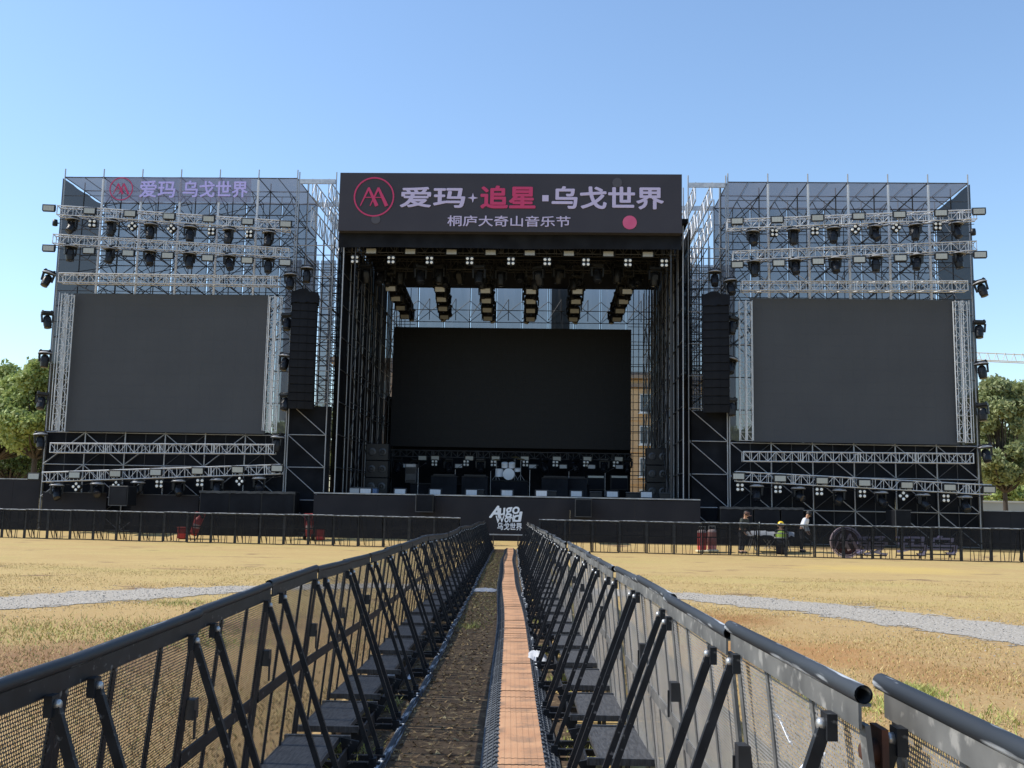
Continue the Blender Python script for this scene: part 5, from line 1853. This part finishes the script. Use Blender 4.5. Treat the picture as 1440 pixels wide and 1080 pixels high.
for x in (-.8, .8):
    for y in (-1.35, 1.35):
        mpart("wheel", MB().lathe([(.30, -.1), (.33, -.06), (.33, .06), (.30, .1)], 16, Matrix.Rotation(R(90), 3, 'Y'), (x, y, .33)), M_TYRE, cv)
mpart("windscreen", MB().add([(-.7, -1.31, 1.02), (.7, -1.31, 1.02), (.6, -1.31, 1.5), (-.6, -1.31, 1.5)], [(0, 1, 2, 3)]), M_GLASS, cv)

# ------------------------------------------------------------------ behind the front fence
M_RED = noisy("faded_red_plastic", (.50, .045, .04), (.38, .03, .03), 4.0, .5)
def fire_cart(u, v, label, flip):
    p = AT(u, v, 44.6)
    p.y -= .7
    t = thing("fire_extinguisher_cart", label, "fire extinguisher", (p.x, p.y + 1.3, 0), SROT + flip * .3)
    t.location.z = gz(p.x, p.y + 1.3)
    if flip > 0:
        t.rotation_euler.y = .28
        t.location.z += .03
    c = mpart("cylinder", MB().lathe([(.12, .12), (.17, .18), (.17, .78), (.13, .90), (.05, .96), (.05, 1.02)], 16), M_RED, t)
    mpart("label_band", MB().lathe([(.172, .45), (.172, .62)], 16), mat("pale_pink_label", (.6, .45, .42), .6), c)
    mpart("handle", MB().tube((-.13, -.1, .3), (-.2, -.14, 1.12), .016, 6).tube((.13, -.1, .3), (.2, -.14, 1.12), .016, 6).tube((-.2, -.14, 1.12), (.2, -.14, 1.12), .018, 6), M_RED, t)
    for x in (-.2, .2):
        mpart("wheel", MB().lathe([(.11, -.03), (.13, -.02), (.13, .02), (.11, .03)], 14, Matrix.Rotation(R(90), 3, 'Y'), (x, -.06, .13)), M_TYRE, t)
    mpart("hose", MB().tube((.05, 0, .98), (.2, .02, .8), .02, 6).tube((.2, .02, .8), (.21, .05, .35), .02, 6), M_TYRE, t)
    x = -.38 * flip
    t2 = thing("fire_box", "low red fire box on the grass beside the " + ("tilted" if flip > 0 else "upright") + " red extinguisher cart", "fire box", (p.x + x * 1.2, p.y + 1.35, gz(p.x, p.y + 1.35)), SROT)
    mpart("body", MB().bev((0, 0, .22), (.36, .28, .44), .03), M_RED, t2)
    mpart("lid", MB().bev((0, -.0, .47), (.40, .32, .05), .015), M_RED, t2)
    return t
fire_cart(264, 757, "tilted red wheeled fire extinguisher behind the front fence below the lilac lettered wing", 1)
fire_cart(431, 760, "upright red wheeled fire extinguisher behind the fence near the stage skirt", -1)

for i, u in enumerate((993, 1007.5)):
    p = G(u, 779)
    p = p + Vector((0, .9, 0))
    p.z = gz(p.x, p.y)
    t = thing("water_barrel", ("red barrel with a pale lid on a cream base" if i == 0 else "faded pink barrel with a pale lid nearest the dark jacketed worker"), "barrel", p, 0)
    mpart("body", MB().lathe([(.18, .1), (.19, .28), (.178, .30), (.19, .32), (.19, .56), (.178, .58), (.18, .60), (.18, .80)], 18), M_RED if i == 0 else noisy("pink_plastic", (.45, .14, .13), (.4, .2, .18), 3.0), t)
    mpart("lid", MB().lathe([(.18, .80), (.175, .87), (.12, .91), (0, .92)], 18), mat("pale_pink_label", (.6, .45, .42), .6), t)
    mpart("base", MB().bev((0, 0, .05), (.48, .48, .1), .03), mat("cream_base", (.6, .54, .36), .7), t)
    mpart("handle", MB().tube((-.13, 0, .86), (-.13, 0, 1.05), .014, 6).tube((-.13, 0, 1.05), (.13, 0, 1.05), .014, 6).tube((.13, 0, 1.05), (.13, 0, .86), .014, 6), M_PANEL, t)

p = G(1193, 785) + Vector((0, .25, 0))
p.z = gz(p.x, p.y)
t = thing("ring_sign", "dark red ring sign with slanting metal strokes leaning on the front fence", "sign", p, SROT)
M_MAROON = noisy("maroon_sheet", (.085, .022, .035), (.06, .016, .028), 2.0, .6)
rb = MB()
rad = .60
n = 40
vs, fs = [], []
for i in range(n):
    a_ = 2 * math.pi * i / n
    for r_ in (rad, rad * .90):
        for y_ in (-.09, .09):
            vs.append((r_ * math.cos(a_), y_, rad + r_ * math.sin(a_)))
for i in range(n):
    a_, b_ = i * 4, ((i + 1) % n) * 4
    fs += [(a_, b_, b_ + 2, a_ + 2), (a_ + 1, a_ + 3, b_ + 3, b_ + 1), (a_, a_ + 1, b_ + 1, b_), (a_ + 2, b_ + 2, b_ + 3, a_ + 3)]
rb.add(vs, fs)
mpart("rim", rb, noisy("pale_pink_metal", (.70, .60, .64), (.5, .36, .42), 3.0, .35), t)
mpart("back_plate", MB().lathe([(rad * .9, .0), (rad * .9, .03)], 32, AX, (0, .08, rad)), M_MAROON, t)
aa_logo(t, 0, rad, rad * .84, -.03, noisy("pale_pink_metal", (.70, .60, .64), (.5, .36, .42), 3.0, .35), .1, .03, 1.35)

for i, (u0_, u1_, vt, ch, lab) in enumerate(((1217, 1259, 752, "爱", "largest"), (1277, 1314, 753, "玛", "middle"), (1324, 1352, 756, "乌", "smallest"))):
    pa, pb_ = G(u0_, 786), G(u1_, 788)
    pa += Vector((0, .9, 0)); pb_ += Vector((0, .9, 0))
    w = (pb_ - pa).length
    pa.z = pb_.z = gz(pa.x, pa.y)
    t = thing("channel_letter", f"{lab} of the loose lilac sign letters standing on the grass", "sign letter", (pa + pb_) / 2, SROT, group="loose sign letters on the grass")
    text_fit("letter_face", ch, noisy('lilac_face', (.30, .29, .44), (.42, .40, .56), 3.0, .55), t, -w / 2, w / 2, .14, .86, -.1, .012, .012)
    text_fit("letter_side", ch, mat("lilac_return", (.12, .11, .22), .5), t, -w / 2, w / 2, .14, .86, 0, .012, .085)
    mpart("support", MB().box((-w * .3, .1, .2), (.04, .05, .4)).box((w * .3, .1, .2), (.04, .05, .4)).box((0, .1, .12), (w, .05, .05)), M_POLE, t)

# work table with white plastic sheeting, a pale stick, stools
pa, pb_ = G(1060, 780) + Vector((0, 1.5, 0)), G(1128, 782) + Vector((0, 1.3, 0))
w = (pb_ - pa).length
pa.z = pb_.z = gz(pa.x, pa.y)
t = thing("trestle_table", "trestle table covered with white sheeting between the workers", "table", (pa + pb_) / 2, SROT)
mpart("table_top", MB().box((0, 0, .70), (w + .1, .6, .04)), M_POLE, t)
for x in (-w * .35, w * .35):
    mpart("trestle", MB().bar((x - .16, -.2, 0), (x, -.2, .68), .03, .03).bar((x + .16, -.2, 0), (x, -.2, .68), .03, .03).bar((x - .16, .2, 0), (x, .2, .68), .03, .03).bar((x + .16, .2, 0), (x, .2, .68), .03, .03), M_GALV, t)
rg = random.Random(3)
b = MB()
for j in range(4):
    for i in range(15):
        b.v.append((-w / 2 + w * i / 14, [-.34, -.31, 0, .3][j] + rg.uniform(-.02, .02), [.52 + .1 * rg.random(), .74, .76, .75][j] + rg.uniform(0, .07)))
for j in range(3):
    for i in range(14):
        b.f.append((j * 15 + i, j * 15 + i + 1, (j + 1) * 15 + i + 1, (j + 1) * 15 + i)); b.s.append(True)
solo("plastic_cover", b, M_WHITE, "rumpled white sheeting draped over the workers' trestle table", "sheet", (pa + pb_) / 2, SROT)
p = G(1070, 779) + Vector((0, .35, 0))
p.z = gz(p.x, p.y)
solo("wooden_stick", MB().bar((-.14, 0, 0), (-.03, .05, .6), .03, .02).bar((-.03, .05, .6), (.06, .1, 1.18), .03, .02), M_PANEL, "pale bent stick leaning beside the dark jacketed worker", "stick", p)
p = G(1086, 779) + Vector((0, .5, 0))
p.z = gz(p.x, p.y)
t = thing("folding_stool", "low folding stool on the grass between two workers", "stool", p, .3)
mpart("seat", MB().box((0, 0, .40), (.34, .3, .02)), M_CLOTH, t)
for s_ in (-1, 1):
    mpart("leg", MB().bar((-.17 * s_, -.14, 0), (.17 * s_, -.14, .39), .02, .02).bar((-.17 * s_, .14, 0), (.17 * s_, .14, .39), .02, .02), M_GALV, t)

# ------------------------------------------------------------------ people
def skin_mesh(name, joints, bones, m_, sub=2):
    me = bpy.data.meshes.new(name)
    keys = list(joints)
    me.from_pydata([joints[k][0] for k in keys], [(keys.index(a), keys.index(b)) for a, b in bones], [])
    o = bpy.data.objects.new(name, me)
    COL.objects.link(o)
    md = o.modifiers.new("skin", 'SKIN')
    md.use_smooth_shade = True
    for i, k in enumerate(keys):
        r_ = joints[k][1]
        me.skin_vertices[0].data[i].radius = r_ if isinstance(r_, tuple) else (r_, r_)
    me.skin_vertices[0].data[0].use_root = True
    sb_ = o.modifiers.new("sub", 'SUBSURF')
    sb_.levels = sb_.render_levels = sub
    dg = bpy.context.evaluated_depsgraph_get()
    out = bpy.data.meshes.new_from_object(o.evaluated_get(dg), depsgraph=dg)
    bpy.data.objects.remove(o)
    out.materials.clear()
    out.materials.append(m_)
    return out

def person(label, loc, rz, pose, shirt, trousers, shoes, hair=True, helmet=None, vest=None, cap=None):
    """pose: joint positions, x to the side, -y forward, z up"""
    t = thing("person", label, "person", loc, rz)
    J = {k: Vector(v) for k, v in pose.items()}
    rad = dict(pelvis=(.14, .11), chest=(.165, .115), neck=.055, head0=.075, head1=.10, head2=.085, shl=.07, shr=.07, ell=.045, elr=.045, wrl=.032, wrr=.032,
               hipl=.095, hipr=.095, knl=.062, knr=.062, anl=.042, anr=.042, tol=.035, tor=.035)
    jd = {k: (J[k], rad[k]) for k in rad if k in J}
    bones = [("pelvis", "chest"), ("chest", "neck"), ("neck", "head0"), ("head0", "head1"), ("head1", "head2"), ("chest", "shl"), ("chest", "shr"), ("shl", "ell"), ("shr", "elr"), ("ell", "wrl"), ("elr", "wrr"),
             ("pelvis", "hipl"), ("pelvis", "hipr"), ("hipl", "knl"), ("hipr", "knr"), ("knl", "anl"), ("knr", "anr"), ("anl", "tol"), ("anr", "tor")]
    for sd, el, wr in (("l", "ell", "wrl"), ("r", "elr", "wrr")):          # palm, four fingers and a thumb
        d = (J[wr] - J[el]).normalized()
        sdv = d.cross(Vector((0, 1, 0)))
        sdv = sdv.normalized() if sdv.length > .1 else Vector((1, 0, 0))
        pn = d.cross(sdv)
        palm = J[wr] + d * .055
        jd["palm" + sd] = (palm, (.036, .02))
        bones.append((wr, "palm" + sd))
        for i in range(4):
            q = (i - 1.5) * .021
            L = (.072, .082, .078, .06)[i]
            a_ = palm + d * .035 + sdv * q
            b_ = a_ + d * L * .55 + pn * .012
            c_ = b_ + d * L * .4 + pn * .026
            for nm, pt, rr_ in (("a", a_, .010), ("b", b_, .009), ("c", c_, .008)):
                jd[f"f{sd}{i}{nm}"] = (pt, rr_)
            bones += [("palm" + sd, f"f{sd}{i}a"), (f"f{sd}{i}a", f"f{sd}{i}b"), (f"f{sd}{i}b", f"f{sd}{i}c")]
        a_ = palm + sdv * .04 - d * .01
        b_ = a_ + sdv * .025 + d * .035
        jd[f"t{sd}a"], jd[f"t{sd}b"] = (a_, .011), (b_, .009)
        bones += [("palm" + sd, f"t{sd}a"), (f"t{sd}a", f"t{sd}b")]
    part("body", skin_mesh("body", jd, bones, M_SKIN), t)
    def cloth(name, ks, bs, grow, m_):
        jj = {k: (J[k] if k in J else ks[k], (tuple(r_ + grow for r_ in rad[k]) if isinstance(rad[k], tuple) else rad[k] + grow)) for k in ks}
        return part(name, skin_mesh(name, jj, bs, m_), t)
    cloth("jacket", ["pelvis", "chest", "shl", "shr", "ell", "elr", "wrl", "wrr"], [("pelvis", "chest"), ("chest", "shl"), ("chest", "shr"), ("shl", "ell"), ("shr", "elr"), ("ell", "wrl"), ("elr", "wrr")], .022, shirt)
    cloth("trousers", ["pelvis", "hipl", "hipr", "knl", "knr", "anl", "anr"], [("pelvis", "hipl"), ("pelvis", "hipr"), ("hipl", "knl"), ("hipr", "knr"), ("knl", "anl"), ("knr", "anr")], .018, trousers)
    for sd in "lr":
        part("shoe", MB().bar(J["an" + sd] + Vector((0, .04, -.05)), J["to" + sd] + Vector((0, -.02, -.02)), .09, .075).mesh("shoe", shoes), t)
    hc = J["head1"]
    hd = (J["head2"] - J["head0"]).normalized()
    fwd = (Vector((0, -1, 0)) - hd * hd.dot(Vector((0, -1, 0)))).normalized()
    if "face" in J:
        fwd = (J["face"] - hd * hd.dot(J["face"])).normalized()
    sdw = hd.cross(fwd)
    rot = Matrix((sdw, -fwd, hd)).transposed()
    def hm(mb, name, m_):
        part(name, mb.mesh(name, m_), t, Matrix.Translation(hc) @ rot.to_4x4())
    f_ = MB()
    f_.lathe([(.0, .02), (.014, .012), (.018, 0)], 8, Matrix.Rotation(R(90), 3, 'X'), (0, -.10, -.015))
    for s_ in (-1, 1):
        f_.lathe([(.02, -.03), (.026, 0), (.02, .03)], 8, None, (s_ * .102, .01, -.01))
    hm(f_, "nose_and_ears", M_SKIN)
    e_ = MB()
    for s_ in (-1, 1):
        e_.box((s_ * .036, -.098, .012), (.024, .01, .010))
    e_.box((0, -.096, -.062), (.045, .012, .009))
    hm(e_, "eyes_and_mouth", M_HAIR)
    if hair:
        hm(MB().lathe([(.112, -.02), (.120, .04), (.105, .10), (.06, .135), (0, .145)], 16, None, (0, .022, .01)), "hair", M_HAIR)
    if helmet:
        hm(MB().lathe([(.15, .03), (.135, .045), (.132, .09), (.11, .15), (.06, .185), (0, .195)], 18, None, (0, 0, .0)).box((0, -.14, .04), (.16, .08, .012)), "helmet", helmet)
    if cap:
        hm(MB().lathe([(.118, .03), (.12, .08), (.09, .13), (0, .145)], 16).box((0, -.16, .045), (.15, .12, .012)), "cap", cap)
    if vest:
        jj = {k: (J[k], (rad[k][0] + .085, rad[k][1] + .05)) for k in ("pelvis", "chest")}
        jj["top"] = (J["chest"].lerp(J["neck"], .5), (.19, .11))
        v_ = part("vest", skin_mesh("vest", jj, [("pelvis", "chest"), ("chest", "top")], vest), t)
    return t

def stand(lean=0.0, side=0.0, h=1.0):
    """upright or bent figure; lean bends the trunk forward from the hips"""
    c, s = math.cos(lean), math.sin(lean)
    hip = Vector((0, 0, .92))
    def up(d, x=0, f=0):
        return hip + Vector((x + side * d, -(d * s) - f * c, d * c - f * s))
    return dict(pelvis=hip + Vector((0, 0, .03)), chest=up(.36), neck=up(.52), head0=up(.60), head1=up(.68, 0, .02), head2=up(.76, 0, .02),
                shl=up(.45, -.17), shr=up(.45, .17), ell=up(.18, -.24, .06), elr=up(.18, .24, .06), wrl=up(.02, -.18, .26), wrr=up(.02, .18, .26),
                hipl=(-.09, 0, .86), hipr=(.09, 0, .86), knl=(-.11, -.03, .48), knr=(.12, .02, .48), anl=(-.12, .03, .09), anr=(.13, .06, .09), tol=(-.14, -.12, .04), tor=(.16, -.09, .04))
M_OLIVE = noisy("dark_olive_cloth", (.040, .045, .036), (.03, .034, .028), 5.0, .9)
M_NAVY = noisy("dark_trousers", (.022, .025, .034), (.03, .033, .042), 5.0, .9)
M_WSHIRT = noisy("white_shirt", (.72, .72, .74), (.62, .62, .66), 5.0, .85)
M_HIVIS = mat("hi_vis_green", (.62, .92, .10), .6)
p = G(1050, 780) + Vector((0, .8, 0))
p.z = gz(p.x, p.y)
person("worker in a dark jacket and cap standing bent at the trestle table", p, R(40), stand(.32), M_OLIVE, M_NAVY, M_TYRE, cap=mat("brown_cap", (.10, .045, .03), .8))
sit = dict(pelvis=(0, .05, .50), chest=(0, -.06, .84), neck=(0, -.11, .99), head0=(0, -.13, 1.05), head1=(0, -.16, 1.12), head2=(0, -.17, 1.19),
           shl=(-.17, -.08, .92), shr=(.17, -.08, .92), ell=(-.25, -.16, .68), elr=(.25, -.16, .68), wrl=(-.17, -.38, .62), wrr=(.17, -.38, .62),
           hipl=(-.1, .02, .47), hipr=(.1, .02, .47), knl=(-.17, -.36, .46), knr=(.17, -.36, .46), anl=(-.16, -.28, .09), anr=(.16, -.28, .09), tol=(-.18, -.42, .04), tor=(.18, -.42, .04))
p = G(1105, 781) + Vector((0, .7, 0))
p.z = gz(p.x, p.y)
o = person("worker in a yellow helmet and green high visibility vest crouching with his back turned", p, R(165), sit, M_NAVY, M_NAVY, M_TYRE, helmet=mat("helmet_yellow", (.78, .52, .03), .35), vest=M_HIVIS)
b = MB()
for z0_, in ((.62,), (.80,)):
    b.lathe([(.275, z0_), (.28, z0_ + .02), (.275, z0_ + .05)], 20, Matrix.Diagonal((1, .74, 1)), (0, -.0 - (z0_ - .5) * .32, 0))
mpart("reflective_band", b, mat("reflective_silver", (.72, .74, .70), .3), o)
t = thing("box_seat", "dark box under the crouching worker in the green vest", "box", p - Vector((0, .0, 0)), R(165))
mpart("body", MB().bev((0, .06, .185), (.4, .36, .37), .02), M_BOARD, t)
mpart("lid", MB().bev((0, .06, .38), (.42, .38, .03), .01), M_BLACKMET, t)
p = G(1136, 781) + Vector((0, .8, 0))
p.z = gz(p.x, p.y)
person("worker with black hair and a white shirt bending over the table's end", p, R(60), stand(.42), M_WSHIRT, M_NAVY, M_TYRE)
